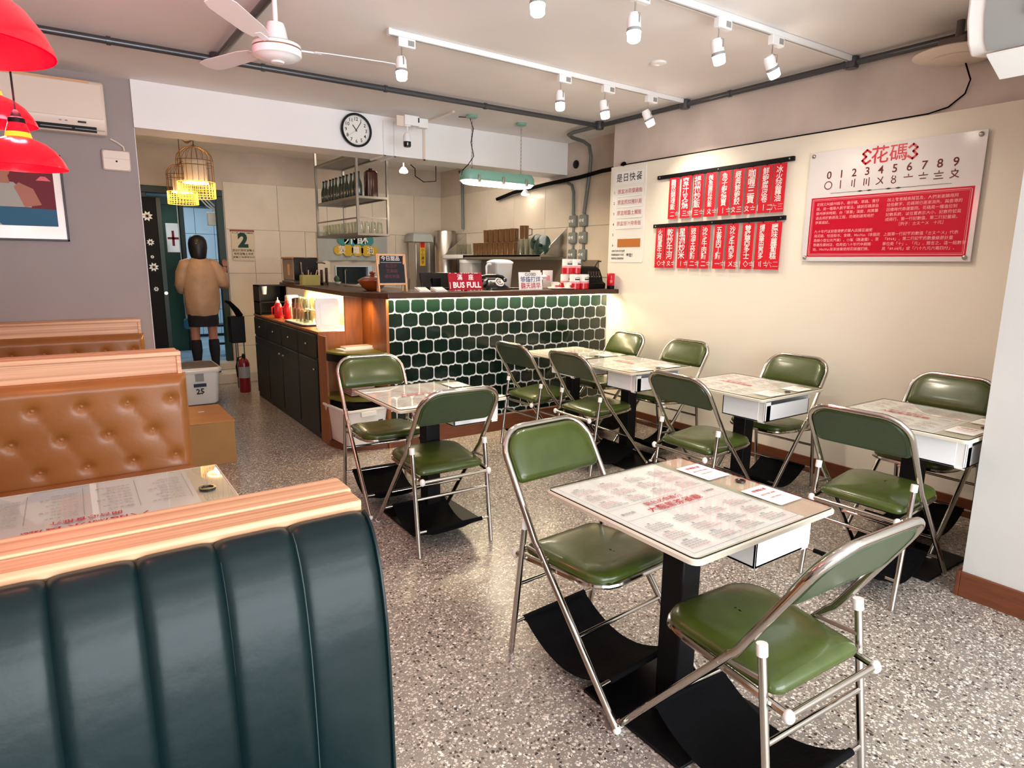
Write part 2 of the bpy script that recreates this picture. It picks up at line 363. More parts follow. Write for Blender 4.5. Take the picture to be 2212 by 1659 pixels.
def lantern(ax, az):
    r = .024; P_ = []
    c = [(ax-r, az-r, 0), (-(ax-r), az-r, PI/2), (-(ax-r), -(az-r), PI), (ax-r, -(az-r), 1.5*PI)]
    for k, (cx, cz, a0) in enumerate(c):
        for i in range(5):
            a = a0+PI/2*i/4; P_.append((cx+r*math.cos(a), cz+r*math.sin(a)))
        if k == 0: P_ += [(.016, az+.001), (0, az+.007), (-.016, az+.001)]
        if k == 2: P_ += [(-.016, -az-.001), (0, -az-.007), (.016, -az-.001)]
    return P_
tp = lantern(.0635, .0510)
def clip(poly, ax, val, keep_gt):
    out = []
    for i in range(len(poly)):
        a, b_ = poly[i-1], poly[i]; ia = (a[ax] > val) == keep_gt; ib = (b_[ax] > val) == keep_gt
        if ia != ib:
            t = (val-a[ax])/(b_[ax]-a[ax]); out.append((a[0]+t*(b_[0]-a[0]), a[1]+t*(b_[1]-a[1])))
        if ib: out.append(b_)
    return out
full = None
for r in range(10):
    zc = 1.155-r*.1128; x = 2.186-.1375*2+(.06875 if r % 2 else 0)
    while x < 4.5:
        P_ = [(x+a, zc+b_) for a, b_ in tp]
        P_ = clip(P_, 0, 2.064, True); P_ = clip(P_, 0, 4.388, False); P_ = clip(P_, 1, .153, True)
        if len(P_) > 3 and max(p[0] for p in P_)-min(p[0] for p in P_) > .012:
            whole = len(P_) == len(tp)
            if whole and full: o = full.copy(); COL.objects.link(o); o.location = (x, 4.712, zc)
            else:
                ox, oz = (x, zc)
                pp = [(a-ox, b_-oz) for a, b_ in P_]; mx_, mz_ = sum(a for a, _ in pp)/len(pp), sum(b_ for _, b_ in pp)/len(pp)
                ins = lambda k: [((a-mx_)*k+mx_, (b_-mz_)*k+mz_) for a, b_ in pp]
                q = B(); q.loft([[(a, .002, b_) for a, b_ in pp][::-1], [(a, -.005, b_) for a, b_ in pp][::-1], [(a, -.0065, b_) for a, b_ in ins(.975)][::-1]], M=Matrix.Identity(4))
                o = q.obj('tile', tileg, ct, smooth=False); o.location = (ox, 4.712, oz)
                if whole: full = o
        x += .1375
for i in range(8): area('counter_led', (2.2+i*.29, 4.655, 1.205), (math.radians(12), 0, 0), .28, .02, 2.2, (1, .80, .50))
# left return cabinet
cb = thing('side_cabinet', 'low dark cabinet with wooden top along the left end of the bar', 'cabinet', (0, 0, 0))
B().box(1.665, 2.04, 5.22, 7.42, .0, .905).obj('body', cabblk, cb, bev=.004)
for i in range(4):
    x0 = 5.26+i*.54; q = B().box(1.652, 1.665, x0, x0+.52, .06, .68).obj('door', cabblk, cb, bev=.004)
    B().sphere((1.643, x0+(.46 if i % 2 else .06), .60), .010).obj('knob', steel, q)
    q = B().box(1.652, 1.665, x0, x0+.52, .70, .89).obj('drawer', cabblk, cb, bev=.004)
    B().sphere((1.643, x0+.26, .80), .010).obj('knob', steel, q)
B().box(1.655, 2.18, 5.22, 7.42, .905, .925).obj('cabinet_top', warmwood, cb, bev=.003)
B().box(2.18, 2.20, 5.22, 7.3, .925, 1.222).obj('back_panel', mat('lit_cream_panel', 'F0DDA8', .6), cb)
B().box(2.04, 2.20, 5.22, 7.42, 0, .905).obj('rear_body', cabblk, cb)
B().box(2.165, 2.178, 5.3, 7.2, 1.205, 1.216).obj('led_strip', ledw, cb)
area('niche_led', (2.10, 6.2, 1.21), (0, math.radians(20), 0), .05, 1.9, 24, (1, .80, .46))
# corner nook with shelves
nk = thing('corner_shelf_unit', 'wooden corner shelf unit between dark cabinet and tiled bar front', 'shelf', (0, 0, 0))
B().box(1.652, 1.885, 5.195, 5.22, 0, .925).box(1.885, 2.04, 5.195, 5.22, 0, 1.222).obj('back_board', warmwood, nk, bev=.003)
B().box(1.652, 1.672, 5.02, 5.195, 0, .905).obj('side_board', warmwood, nk, bev=.003)
def shelfpoly(): return [(1.655, 5.195), (1.655, 5.0), (1.70, 4.86), (1.78, 4.78), (1.90, 4.73), (2.035, 4.715), (2.035, 5.195)]
B().prism(shelfpoly(), .775, .79).obj('shelf', olive, nk, bev=.002)
B().prism(shelfpoly(), .715, .775).obj('shelf_skirt', blk, nk)
B().prism([(a*.97+.05, b_) for a, b_ in shelfpoly()], .40, .42).obj('shelf', olive, nk, bev=.002)
B().prism(shelfpoly(), 0, .05).obj('bottom_board', brownb, nk, bev=.002)
spot('nook_light', (1.93, 4.95, 1.215), (1.97, 5.1, .8), 7, (1, .62, .28), 140, .9)

# ================================================================== TABLES
def make_table(label):
    t = thing('dining_table', label, 'table', (0, 0, 0), 0)
    W, D, T = .668, .636, .757
    o = B().prism(rrect(W, D, .025), T-.021, T-.005).obj('tabletop', tabletop_m, t, bev=.002)
    B().loft([[(a, b_, z) for a, b_ in rrect(W+2*e, D+2*e, .027)] for e, z in ((-.004, T-.022), (.003, T-.020), (.003, T-.009), (-.003, T-.0065))], M=None).obj('edge_band', edge_m, t)
    B().loft([[(a, b_, z) for a, b_ in rrect(W-.010, D-.010, .02)] for z in (T-.0052, T-.0012)], cap0=False, cap1=False).obj('glass_edge', blk, t)
    B().prism(rrect(W-.011, D-.011, .02), T-.0045, T).obj('glass_top', tabglass, t, bev=.001)
    B().prism([(-.320, -.302), (.182, -.302), (.182, .302), (-.320, .302)], T-.0050, T-.0040).obj('menu_sheet', paper, t, smooth=False)
    return t
table0 = None
def menu_print(par, T, x0=-.320, y0=-.302, w=.502, h=.604):
    z = T+.0006; M = lambda x, y: Matrix.Translation((x0+x, y0+y, z))
    g = B(); p = B(); r = B(); k = B()
    # frame lines
    for yy in (.012, h/2-.045, h/2+.045, h-.012): g.box(.012, w-.012, yy-.0006, yy+.0006, 0, .0002, M(0, 0))
    for xx in (.012, w-.012): g.box(xx-.0006, xx+.0006, .012, h-.012, 0, .0002, M(0, 0))
    lines = ['凍奶茶 熱奶茶 鴛鴦 檸茶', '沙爹牛肉麵 五香肉丁麵', '西多士 奶油多 菠蘿油', '滑蛋叉燒飯 咖喱牛腩飯', '乾炒牛河 星洲炒米']
    rnd = random.Random(7)
    for half in (0, 1):
        yb = .03 if half == 0 else h/2+.06
        for c in range(4):
            cx = .028+c*.117
            for rblk in range(3):
                cy = yb+.015+rblk*.066
                k.text(rnd.choice(['餐', '粉麵', '飯類', '小食', '飲品']), .010, M(cx+.02, cy+.036), align='LEFT', resol=0)
                for ln in range(4):
                    (p if rnd.random() < .4 else g).text(rnd.choice(lines)[:8+ln], .0094, M(cx, cy+.025-ln*.0115), align='LEFT', resol=0)
    r.text('大龍鳳茶餐廳', .040, M(w/2, h/2-.018), bold=.007)
    r.text('開台必食推介', .028, M(w/2-.01, h/2+.024), bold=.007)
    k.text('歡迎光臨', .014, M(.06, h/2), resol=0); k.text('多謝惠顧', .014, M(w-.07, h/2), resol=0)
    for b_, m_ in ((g, greyink), (p, pinkink), (r, redink), (k, darkink)):
        o = b_.obj('lettering', m_, par, smooth=False)
        if m_ in (greyink, pinkink): o['kind'] = 'stuff'
    sh = B()
    for yy in (-.14, .14):
        B().prism(rrect(.12, .15, .006, 2, .255, yy), T+.0002, T+.0006).obj('order_card', paper, par, smooth=False)
        q = B(); q.text('掃碼點餐', .018, Matrix.Translation((.255, yy+.045, z+.0006)), bold=.01); q.text('請先付款 謝謝', .012, Matrix.Translation((.255, yy+.01, z+.0006)), resol=0); q.text('內用外帶皆可', .010, Matrix.Translation((.255, yy-.02, z+.0006)), resol=0)
        q.obj('lettering', redink, par, smooth=False)
table0 = make_table('near dining table with printed menu under glass, closest to the camera')
menu_print(table0, .757)
B().lathe([(.018, .757), (.018, .7605), (.013, .7605), (.012, .7575)], 20, (.315-.03, .0, 0)).obj('cable_grommet', blkgloss, table0)
bx = B()
X0, X1, Y0, Y1, Z0, Z1 = .02, .31, -.255, .20, .605, .722
bx.box(X0, X1, Y0, Y1, Z0, Z0+.008).box(X0, X0+.008, Y0, Y1, Z0, Z1).box(X0, X1-.04, Y0, Y0+.008, Z0, Z1).box(X0, X1, Y1-.008, Y1, Z0, Z1)
bx.box(X1-.008, X1, Y0+.02, Y1, Z0, Z1-.02); bx.obj('storage_tray', white_m, table0, bev=.001)
B().box(X1-.04, X1, Y0+.002, Y0+.010, Z0-.005, Z1+.004).box(X1-.006, X1, Y0, Y0+.06, Z0, Z1).obj('tray_flange', white_pl, table0, bev=.001)
B().box(-.045, .045, -.045, .045, .012, .73).obj('column', blk, table0, bev=.006)
B().box(-.22, .22, -.22, .22, 0, .012).obj('base_plate', blk, table0, bev=.003)
B().box(-.15, .15, -.15, .15, .715, .729).obj('top_plate', blk, table0)
table0.location = (1.593, 1.297, 0); tgrp = None
table0['group'] = 'pedestal dining tables'
G = 'pedestal dining tables'
dup(table0, 'left dining table in front of the wooden shelf nook', (1.665, 3.25, 0), 0, G)
dup(table0, 'dining table on the right, in front of the white and red numerals board', (3.50, 2.43, 0), -PI/2, G)
dup(table0, 'dining table half hidden by the pale wall end at far right', (3.51, 1.415, 0), -PI/2, G)
dup(table0, 'dining table touching the tiled bar, rear half of the double table', (3.50, 4.135, 0), -PI/2, G)
dup(table0, 'front half of the double table standing by the tiled bar', (3.50, 3.463, 0), -PI/2, G)

# ================================================================== CHAIRS
def arcpts(c, r, a0, a1, n, f):
    return [f(c[0]+r*math.cos(a0+(a1-a0)*i/n), c[1]+r*math.sin(a0+(a1-a0)*i/n)) for i in range(n+1)]
def make_chair(label):
    t = thing('folding_chair', label, 'chair', (0, 0, 0), 0, 'green folding chairs'); R_ = .0125
    W = .221
    B_ = Vector((0, .13, .53)); Tp = Vector((0, -.085, .880)); ud = (Tp-B_).normalized(); hgt = (Tp-B_).length
    def bk(u, v): return tuple(B_+ud*v+Vector((u, 0, 0)))
    RR = .11
    path = [bk(-W, 0), bk(-W, .04)]+arcpts((-W+RR, hgt-RR), RR, PI, PI/2, 7, bk)+arcpts((W-RR, hgt-RR), RR, PI/2, 0, 7, bk)+[bk(W, .04), bk(W, 0)]
    pre = lambda s: [(s*W, .16, .495), (s*W, .142, .512)]
    B().tube(pre(-1)+path+pre(1)[::-1], R_, 10).obj('back_frame', chrome, t)
    # back pad (front face padded, rear board flat)
    nrm = Vector((1, 0, 0)).cross(ud)   # points to -y side
    def padring(inset, off):
        w2 = W-.014-inset; top = hgt-.014-inset; bot = hgt-.215+inset; rr = max(RR-.014-inset, .02); q = []
        q += arcpts((w2-rr, top-rr), rr, 0, PI/2, 6, lambda a, b_: (a, b_)); q += arcpts((-w2+rr, top-rr), rr, PI/2, PI, 6, lambda a, b_: (a, b_))
        q += arcpts((-w2+.025, bot+.025), .025, PI, 1.5*PI, 3, lambda a, b_: (a, b_)); q += arcpts((w2-.025, bot+.025), .025, 1.5*PI, 2*PI, 3, lambda a, b_: (a, b_))
        return [tuple(B_+ud*b_+Vector((a, 0, 0))+nrm*off) for a, b_ in q]
    s_ = -1 if nrm.y < 0 else 1
    B().loft([padring(0, .006*s_*-1), padring(0, -.010*s_*-1), padring(.006, -.019*s_*-1), padring(.022, -.025*s_*-1), padring(.06, -.028*s_*-1)]).obj('backrest', green, t, ang=60)
    B().loft([padring(.004, .006*s_*-1), padring(.006, .010*s_*-1)]).obj('back_board', greendk, t)
    B().tube(padring(.010, .010*s_*-1), .0022, 5, closed=True).obj('piping', greendk, t)
    for s in (-1, 1):
        B().tube([(s*W, .563, .010), (s*W, .16, .495)], R_, 10).obj('leg', chrome, t)
        B().tube([(s*.213, 0, .004), (s*.213, .072, .553)], .0115, 10).obj('leg', chrome, t)
        B().tube([(s*.213, .0705, .540), (s*.213, .0745, .572)], .0145, 10).obj('leg_cap', white_pl, t)
        B().sphere((s*W, .560, .014), .0145, 10, 6).obj('foot_cap', white_pl, t)
        B().sphere((s*.193, -.004, .408), .0155, 10, 7, 1.25).obj('end_ball', white_pl, t)
        B().tube([(s*(W-.016), .185, .462), (s*(W-.016), .062, .470)], .006, 6).obj('link_bar', steel, t)
        B().cyl((s*(W+.014), .19, .458), (s*(W-.02), .19, .458), .005, 8).obj('rivet', steel, t)
    sf = [(-.193, -.004, .410), (-.195, .16, .424), (-.198, .33, .438)]+[(-.108+.09*math.cos(a), .355+.09*math.sin(a), .441) for a in (PI*.98, PI*.8, PI*.65, PI*.52)]
    sf += [(-x, y, z) for x, y, z in sf[::-1]]
    B().tube(sf, .0105, 8).obj('seat_frame', chrome, t)
    def so(inset, z, y0=.035, y1=.445):
        a, b_ = .2-inset, .19-inset; q = []
        for cx, cy, r, a0 in ((a-.09, y1-inset-.09, .09, 0), (-a+.09, y1-inset-.09, .09, PI/2), (-b_+.035, y0+inset+.035, .035, PI), (b_-.035, y0+inset+.035, .035, 1.5*PI)):
            q += [(cx+r*math.cos(a0+PI/2*i/5), cy+r*math.sin(a0+PI/2*i/5), z+.03*((cy-.035)/.41)) for i in range(6)]
        return q
    B().loft([so(.012, .420), so(.002, .428), so(0, .440), so(.006, .453), so(.022, .462), so(.06, .467), so(.12, .468)]).obj('seat', green, t, ang=60)
    B().loft([so(.02, .414), so(.016, .420)]).obj('seat_board', blk, t)
    B().cyl((-.20, -.002, .408), (.20, -.002, .408), .0095).obj('rear_rod', chrome, t)
    B().cyl((-.213, .040, .305), (.213, .040, .305), .0085).obj('stretcher', chrome, t)
    B().cyl((-.213, .018, .135), (.213, .018, .135), .0075).obj('stretcher', chrome, t)
    B().cyl((-W, .365, .247), (W, .365, .247), .0085).obj('stretcher', chrome, t)
    B().cyl((-W, .472, .118), (W, .472, .118), .0075).obj('stretcher', chrome, t)
    # sagging black sling between the two lowest rods
    rings = []
    for i in range(15):
        u = i/14; y = .018+(.472-.018)*u; z = .135+(.118-.135)*u-.095*math.sin(PI*u)**.8; wv = .004*math.sin(u*21)
        rings.append([(-.165, y, z+.012*(0 if i in (0, 14) else 1)), (-.08, y, z-.006+wv), (0, y, z-.010), (.08, y, z-.006-wv), (.165, y, z+.012*(0 if i in (0, 14) else 1)), (.165, y, z+.008), (0, y, z-.006), (-.165, y, z+.008)])
    B().loft(rings).obj('cloth_sling', blkcloth, t, ang=80)
    B().cyl((-.165, .018, .135), (.165, .018, .135), .011).obj('sling_hem', blkcloth, t); B().cyl((-.165, .472, .118), (.165, .472, .118), .011).obj('sling_hem', blkcloth, t)
    return t
D2 = math.radians
chair0 = make_chair('green folding chair nearest the camera, seen from behind at the near table')
chair0.location = (1.553, .745, 0); chair0.rotation_euler = (0, 0, D2(-2.7))
for (x, y, a, lab) in (
    (1.508, 1.872, -176, 'green folding chair on the far side of the near table, facing the camera'),
    (1.566, 2.765, -1.7, 'green folding chair in front of the left table, its back to the camera'),
    (1.60, 3.93, 176, 'green folding chair behind the left table, beside the white storage tub'),
    (2.892, 4.106, -88, 'green folding chair closest to the tiles on the aisle side of the double table'),
    (2.948, 3.48, -90, 'second green folding chair from the tiles, aisle side of the double table'),
    (4.13, 4.19, 89, 'small-looking green folding chair squeezed between bar and cream wall'),
    (4.13, 3.49, 90, 'green folding chair on the wall side, front half of the double table'),
    (2.895, 2.43, -90.5, 'green folding chair on the aisle side of the middle right table'),
    (4.10, 2.49, 92, 'green folding chair against the cream wall at the middle right table'),
    (2.867, 1.383, -88, 'green folding chair on the aisle side of the table by the pale wall end'),
    (4.13, 1.53, 90, 'green folding chair cut off by the pale wall end at far right')):
    dup(chair0, lab, (x, y, 0), D2(a), 'green folding chairs')

# ================================================================== BOOTHS
def tufted(x0, x1, z0, z1, y, buttons, depth=.07, pxx=.188, pz=.145):
    nx, nz = 110, 46; vs = []; fs = []
    def hgt(x, z):
        e = min((x-x0)/.035, (x1-x)/.035, (z-z0)/.05, (z1-z)/.05, 1); e = max(e, 0); e = math.sin(e*PI/2)**.6
        dmin = 1e9; cre = 0
        for bx_, bz in buttons:
            d_ = math.hypot(x-bx_, z-bz); dmin = min(dmin, d_)
            for sx in (1,):
                ex, ez = bx_+sx*pxx/2, bz-pz; L_ = math.hypot(ex-bx_, ez-bz); tx, tz = (ex-bx_)/L_, (ez-bz)/L_
                u = (x-bx_)*tx+(z-bz)*tz; v_ = abs(-(x-bx_)*tz+(z-bz)*tx)
                if 0 <= u <= L_: cre = max(cre, math.exp(-(v_/.010)**2)*.0022+math.exp(-(v_/.035)**2)*.0012)
        return depth*e-.020*math.exp(-(dmin/.018)**2)-.006*math.exp(-(dmin/.045)**2)-cre*e
    for j in range(nz+1):
        for i in range(nx+1):
            x = x0+(x1-x0)*i/nx; z = z0+(z1-z0)*j/nz; vs.append((x, y-hgt(x, z), z))
    for j in range(nz):
        for i in range(nx): a = j*(nx+1)+i; fs.append((a, a+1, a+nx+2, a+nx+1))
    return B().add(vs, fs), hgt
def booth(yb, label, zoff=0, xl=-1.3):
    """one booth back: wooden ledge, board, tufted tan pad facing the camera, seat; yb = front face of the wood"""
    t = thing('booth_bench', label, 'bench', (0, 0, 0), 0, 'tan booth benches')
    H = 1.04
    B().box(xl, .440, yb-.005, yb+.070, H-.022, H).obj('ledge', oak, t, bev=.003)
    B().box(xl, .432, yb+.076, yb+.15, H-.016, H+.002).obj('ledge', oak, t, bev=.003)
    B().box(xl, .430, yb, yb+.145, .06, H-.022).obj('board', oak, t, bev=.002)
    B().box(.418, .438, yb-.012, yb+.15, .06, H-.022).obj('end_board', oak, t, bev=.002)
    bt = []
    for r, z in enumerate((.812, .664, .517)):
        k = 0; x = .372 if r % 2 == 0 else .280
        while x > xl+.06: bt.append((x, z)); x -= .188
    q, hg = tufted(xl, .455, .40, .932, yb, bt)
    q.obj('tufted_backrest', tan, t, ang=80)
    B().box(xl, .453, yb-.02, yb, .40, .93).obj('backrest_side', tan, t, bev=.004)
    bb = None
    for x, z in bt:
        yy = yb-hg(x, z)
        if bb is None: bb = B().sphere((0, 0, 0), .0115, 12, 8).obj('button', tanb, t); o = bb
        else: o = bb.copy(); COL.objects.link(o)
        o.location = (x, yy-.002, z)
    B().loft([[(a, b_, z) for a, b_ in rrect(.455-xl-2*i, .50-2*i, .03, 3, (xl+.455)/2, yb-.31)] for i, z in ((0, .36), (0, .44), (.012, .46), (.05, .466))]).obj('seat', tan, t, ang=50)
    B().box(xl, .43, yb-.54, yb-.02, .06, .36).obj('plinth', oak, t, bev=.003)
    return t
booth(3.62, 'middle booth bench with deep buttoned tan backrest and wooden ledge')
booth(5.76, 'far booth bench against the grey wall, only the upper buttoned strip showing')
# foreground booth: oak ledge + dark green channel-tufted back facing the camera
fb = thing('booth_bench', 'foreground booth bench with glossy dark green channelled back and oak ledge', 'bench', (0, 0, 0))
B().box(-1.3, .440, 1.215, 1.300, 1.018, 1.04).obj('ledge', oak, fb, bev=.003)
B().box(-1.3, .437, 1.150, 1.209, 1.014, 1.037).obj('ledge', oak, fb, bev=.003)
B().box(-1.3, .425, 1.155, 1.295, .05, 1.016).obj('board', oak, fb, bev=.002)
prof = [(1.160, 1.008), (1.145, 1.014), (1.125, 1.010), (1.105, .995), (1.085, .965), (1.068, .925), (1.055, .875), (1.045, .82), (1.038, .75), (1.032, .66), (1.028, .55), (1.026, .46)]
def green_channel(x0, x1):
    n = 24; rings = []
    pr = []
    for k in range(len(prof)-1):
        for s_ in range(3): t_ = s_/3; pr.append((prof[k][0]*(1-t_)+prof[k+1][0]*t_, prof[k][1]*(1-t_)+prof[k+1][1]*t_))
    pr.append(prof[-1]); vs = []; fs = []
    for k, (y, z) in enumerate(pr):
        a = pr[max(k-1, 0)]; b_ = pr[min(k+1, len(pr)-1)]; ty, tz = b_[0]-a[0], b_[1]-a[1]; L_ = math.hypot(ty, tz); ny, nz_ = tz/L_, -ty/L_
        fade = min(k/5, 1)
        for i in range(n+1):
            u = i/n; bul = .011*fade*(1-abs(2*u-1)**7); vs.append((x0+(x1-x0)*u, y+ny*bul, z+nz_*bul))
    for k in range(len(pr)-1):
        for i in range(n): a = k*(n+1)+i; fs.append((a, a+n+1, a+n+2, a+1))
    return B().add(vs, fs)
xs = [.435, .290, .164, .046, -.072, -.19, -.308, -.426, -.544, -.662, -.78, -.90, -1.02, -1.14]
for a, b_ in zip(xs[1:], xs): green_channel(a, b_).obj('padded_channel', dgreen, fb, ang=80)
q = B()
side = [(y, z) for y, z in prof]+[(1.15, .46)]
q.loft([[(.4345, y, z) for y, z in side], [(.440, y+.004, z-.003) for y, z in side]]).obj('side_panel', dgreen, fb)
for a in xs[1:]:
    q = B(); q.tube([(a+.004, y-.002, z+.001) for y, z in prof[1:]], .0014, 5).obj('seam', thread, fb)
q = B().tube([(.437, y-.003, z+.001) for y, z in prof[1:]], .004, 6).obj('piping', dgreen, fb)
B().box(-1.3, .43, .56, 1.15, .10, .40).obj('plinth', oak, fb)
B().loft([[(a, b_, z) for a, b_ in rrect(1.72-2*i, .50-2*i, .05, 4, -.425, .80)] for i, z in ((0, .38), (0, .47), (.02, .495), (.06, .50))]).obj('seat', dgreen, fb, ang=50)
B().box(-1.3, .43, 1.30, 1.36, .45, .93).obj('rear_backrest', tan, fb, bev=.02)
B().box(-1.3, .43, 1.30, 1.80, .36, .46).obj('rear_seat', tan, fb, bev=.02)
# booth table
bt_ = thing('booth_table', 'booth table between the green and tan benches with upside-down menu', 'table', (-.22, 2.16, 0))
B().box(-.60, .605, -.33, .33, .727, .752).obj('tabletop', tabletop_m, bt_, bev=.002)
B().box(-.605, .610, -.335, -.33, .725, .753).box(.605, .610, -.335, .335, .725, .753).box(-.605, .61, .33, .335, .725, .753).obj('edge_band', edge_m, bt_, bev=.001)
B().prism([(-.6, -.325), (.60, -.325), (.60, .325), (-.6, .325)], .7525, .757).obj('glass_top', tabglass, bt_)
B().box(-.09, .50, -.26, .315, .7521, .7524).obj('menu_sheet', paper, bt_, smooth=False)
hold = bpy.data.objects.new('hold', None)
g = B(); r = B(); M0 = Matrix.Translation((.20, .03, .7578)) @ Matrix.Rotation(PI, 4, 'Z')
r.text('大龍鳳茶餐廳', .052, M0 @ Matrix.Translation((0, .10, 0)), bold=.007); r.text('開台必食推介', .030, M0 @ Matrix.Translation((0, .045, 0)), bold=.01)
for c in range(4):
    for k in range(8): g.text(['沙爹牛肉麵 五香', '凍奶茶 檸茶', '西多士 奶油多', '滑蛋叉燒飯'][(c+k) % 4], .0135, M0 @ Matrix.Translation((-.27+c*.145, .0-k*.030, 0)), align='LEFT', resol=0)
for c in range(5): g.box(-.285+c*.145, -.2835+c*.145, -.25, .02, 0, .0002, M0)
r.obj('lettering', redink, bt_, smooth=False); o = g.obj('lettering', greyink, bt_, smooth=False); o['kind'] = 'stuff'
q = B().box(-.33, -.14, -.20, .02, .7572, .7576).obj('order_card', paper, bt_, smooth=False)
q = B(); q.text('掃碼點餐', .036, Matrix.Translation((-.235, -.03, .7582)) @ Matrix.Rotation(PI, 4, 'Z'), bold=.01); q.text('請先付款', .026, Matrix.Translation((-.235, -.09, .7582)) @ Matrix.Rotation(PI, 4, 'Z')); q.obj('lettering', redink, bt_, smooth=False)
B().lathe([(.027, .757), (.027, .7625), (.019, .7625), (.017, .7585)], 24, (.535, .06, 0)).obj('cable_grommet', blkgloss, bt_)
B().box(-.05, .05, -.05, .05, .02, .73).obj('column', blk, bt_, bev=.005)
B().box(-.28, .28, -.22, .22, 0, .02).obj('base_plate', blk, bt_, bev=.003)

# ================================================================== CEILING: conduits, tracks, fan
def conduit(label, pts, r=.021, m=pipe, clips=True):
    t = thing('conduit_pipe', label, 'pipe')
    B().tube(pts, r, 10).obj('pipe_run', m, t)
    for a, b_ in zip(pts, pts[1:]):
        L_ = (Vector(b_)-Vector(a)).length
        if clips and L_ > .9:
            for k in range(1, int(L_/.9)+1):
                p = Vector(a).lerp(Vector(b_), k*.9/L_-.1); dd = (Vector(b_)-Vector(a)).normalized()*.012
                B().cyl(tuple(p-dd), tuple(p+dd), r+.005, 10).obj('pipe_clip', m, t)
    return t
cz = 2.80
conduit('long dark conduit crossing the ceiling from the red lamps to the right corner', [(-1.75, 4.84, cz), (4.30, 4.84, cz)])
conduit('short dark conduit running over the ceiling fan towards the camera', [(.95, 4.80, cz), (.98, 3.2, cz), (1.0, -2.4, cz)])
conduit('dark conduit running along the top of the right wall', [(4.335, 4.80, cz), (4.335, 1.2, cz)])
for (x, y, lab) in ((.95, 4.84, 'small dark junction box where two ceiling conduits meet near the fan'), (4.335, 4.84, 'junction box at the corner where the ceiling conduits meet'), (4.335, 3.80, 'junction box at the right end of the rear light track'), (4.335, 2.42, 'junction box at the right end of the front light track')):
    t = thing('junction_box', lab, 'box', (x, y, cz)); B().lathe([(.042, -.028), (.044, .0), (.042, .035)], 16).obj('box_body', pipe, t)
    B().lathe([(.036, -.033), (.036, -.028)], 16).obj('cover', pipe, t)
conduit('bent conduit leaving the ceiling corner and dropping to the right column of switch boxes', [(4.335, 4.88, cz), (4.335, 5.22, cz), (4.36, 5.33, cz-.005), (4.45, 5.38, cz-.015), (4.62, 5.40, cz-.03), (4.72, 5.42, 2.74), (4.775, 5.45, 2.64), (4.785, 5.47, 2.50), (4.785, 5.55, 2.05)], .019, pipeg)
conduit('conduit bending off the black cable bundle down to the left column of switch boxes', [(4.785, 6.05, 2.42), (4.785, 5.86, 2.41), (4.785, 5.77, 2.37), (4.785, 5.735, 2.29), (4.785, 5.73, 2.05)], .017, pipeg)
conduit('grey conduit on the rear wall left of the wall shelf', [(4.785, 8.3, 2.79), (4.785, 8.22, 2.70), (4.785, 8.2, 1.98)], .019, pipeg)
q = B(); q.tube([(4.78, 7.3, 2.33), (4.76, 6.9, 2.38), (4.76, 6.2, 2.42), (4.76, 5.6, 2.44), (4.72, 5.2, 2.46), (4.6, 4.85, 2.44), (4.40, 4.55, 2.425)], .022, 8)
one('cable_bundle', q, blkcloth, 'thick black cable bundle running along the wall below the beam', 'cable')
q = B(); q.tube([(4.405, 4.55, 2.42), (4.40, 3.5, 2.418), (4.402, 2.5, 2.416), (4.40, 1.95, 2.418), (4.415, 1.85, 2.44), (4.416, 1.77, 2.50), (4.40, 1.745, 2.57), (4.30, 1.745, 2.65)], .0045, 6)
one('cable', q, blkcloth, 'thin black cable along the top edge of the cream wall', 'cable')

def lamp_track(label, y0, x0, x1, y1=None):
    t = thing('light_track', label, 'track'); y1 = y1 or y0
    q = B(); M = frame((x0, y0, CZ-.017), (x1-x0, y1-y0, 0), (-(y1-y0), x1-x0, 0)); L_ = math.hypot(x1-x0, y1-y0)
    q.box(0, L_, -.018, .018, -.016, .016, M).obj('rail', white_m, t, bev=.002)
    B().box(-.02, .0, -.02, .02, -.018, .018, M).obj('end_cap', white_pl, t, bev=.003)
    B().box(0, L_, -.006, .006, -.0175, -.015, M).obj('slot', mat('slot_grey', '9A9A9A', .6) if 'slot_grey' not in MATS else MATS['slot_grey'], t)
lamp_track('rear white light track nearer the bar', 3.745, 1.70, 4.30, 3.80)
lamp_track('front white light track nearer the camera', 2.47, 1.5, 4.31, 2.42)
def track_spot(label, x, y, tgt, on=True, flip=1):
    t = thing('track_spotlight', label, 'lamp', (x, y, CZ-.033), 0, 'white track spotlights')
    B().box(-.055, .055, -.018, .018, -.052, 0).obj('adapter', white_m, t, bev=.003)
    B().box(.005, .045, -.0195, -.018, -.042, -.012).obj('rating_sticker', acg, t, smooth=False)
    B().tube([(-.03, 0, -.052), (-.03, 0, -.12), (-.034, 0, -.15)], .004, 6).tube([(-.034, .0, -.10), (-.034, .036, -.115), (-.034, .036, -.155)], .003, 6).tube([(-.034, .0, -.10), (-.034, -.036, -.115), (-.034, -.036, -.155)], .003, 6).obj('bracket', steel, t)
    d_ = (Vector(tgt)-Vector((x-.034, y, CZ-.19))).normalized(); rot = d_.to_track_quat('-Z', 'Y').to_matrix().to_4x4(); M = Matrix.Translation((-.034, 0, -.155)) @ rot
    B().lathe([(.026, .048), (.033, .030), (.034, -.020), (.030, -.022)], 16, M=M).obj('lamp_body', white_m, t)
    B().lathe([(.035, -.022), (.036, -.030), (.035, -.036)], 16, M=M).obj('lamp_ring', acg, t)
    B().lathe([(.034, -.036), (.031, -.075), (.024, -.082)], 16, M=M).obj('lens', glowc if on else white_pl, t)
    if on:
        p = Vector((x, y, CZ-.033)) + (M @ Vector((0, 0, -.095)))
        spot('track_spot_light', p, tuple(Vector(p)+d_), 20, (1, .86, .68), 110, .8, .03)
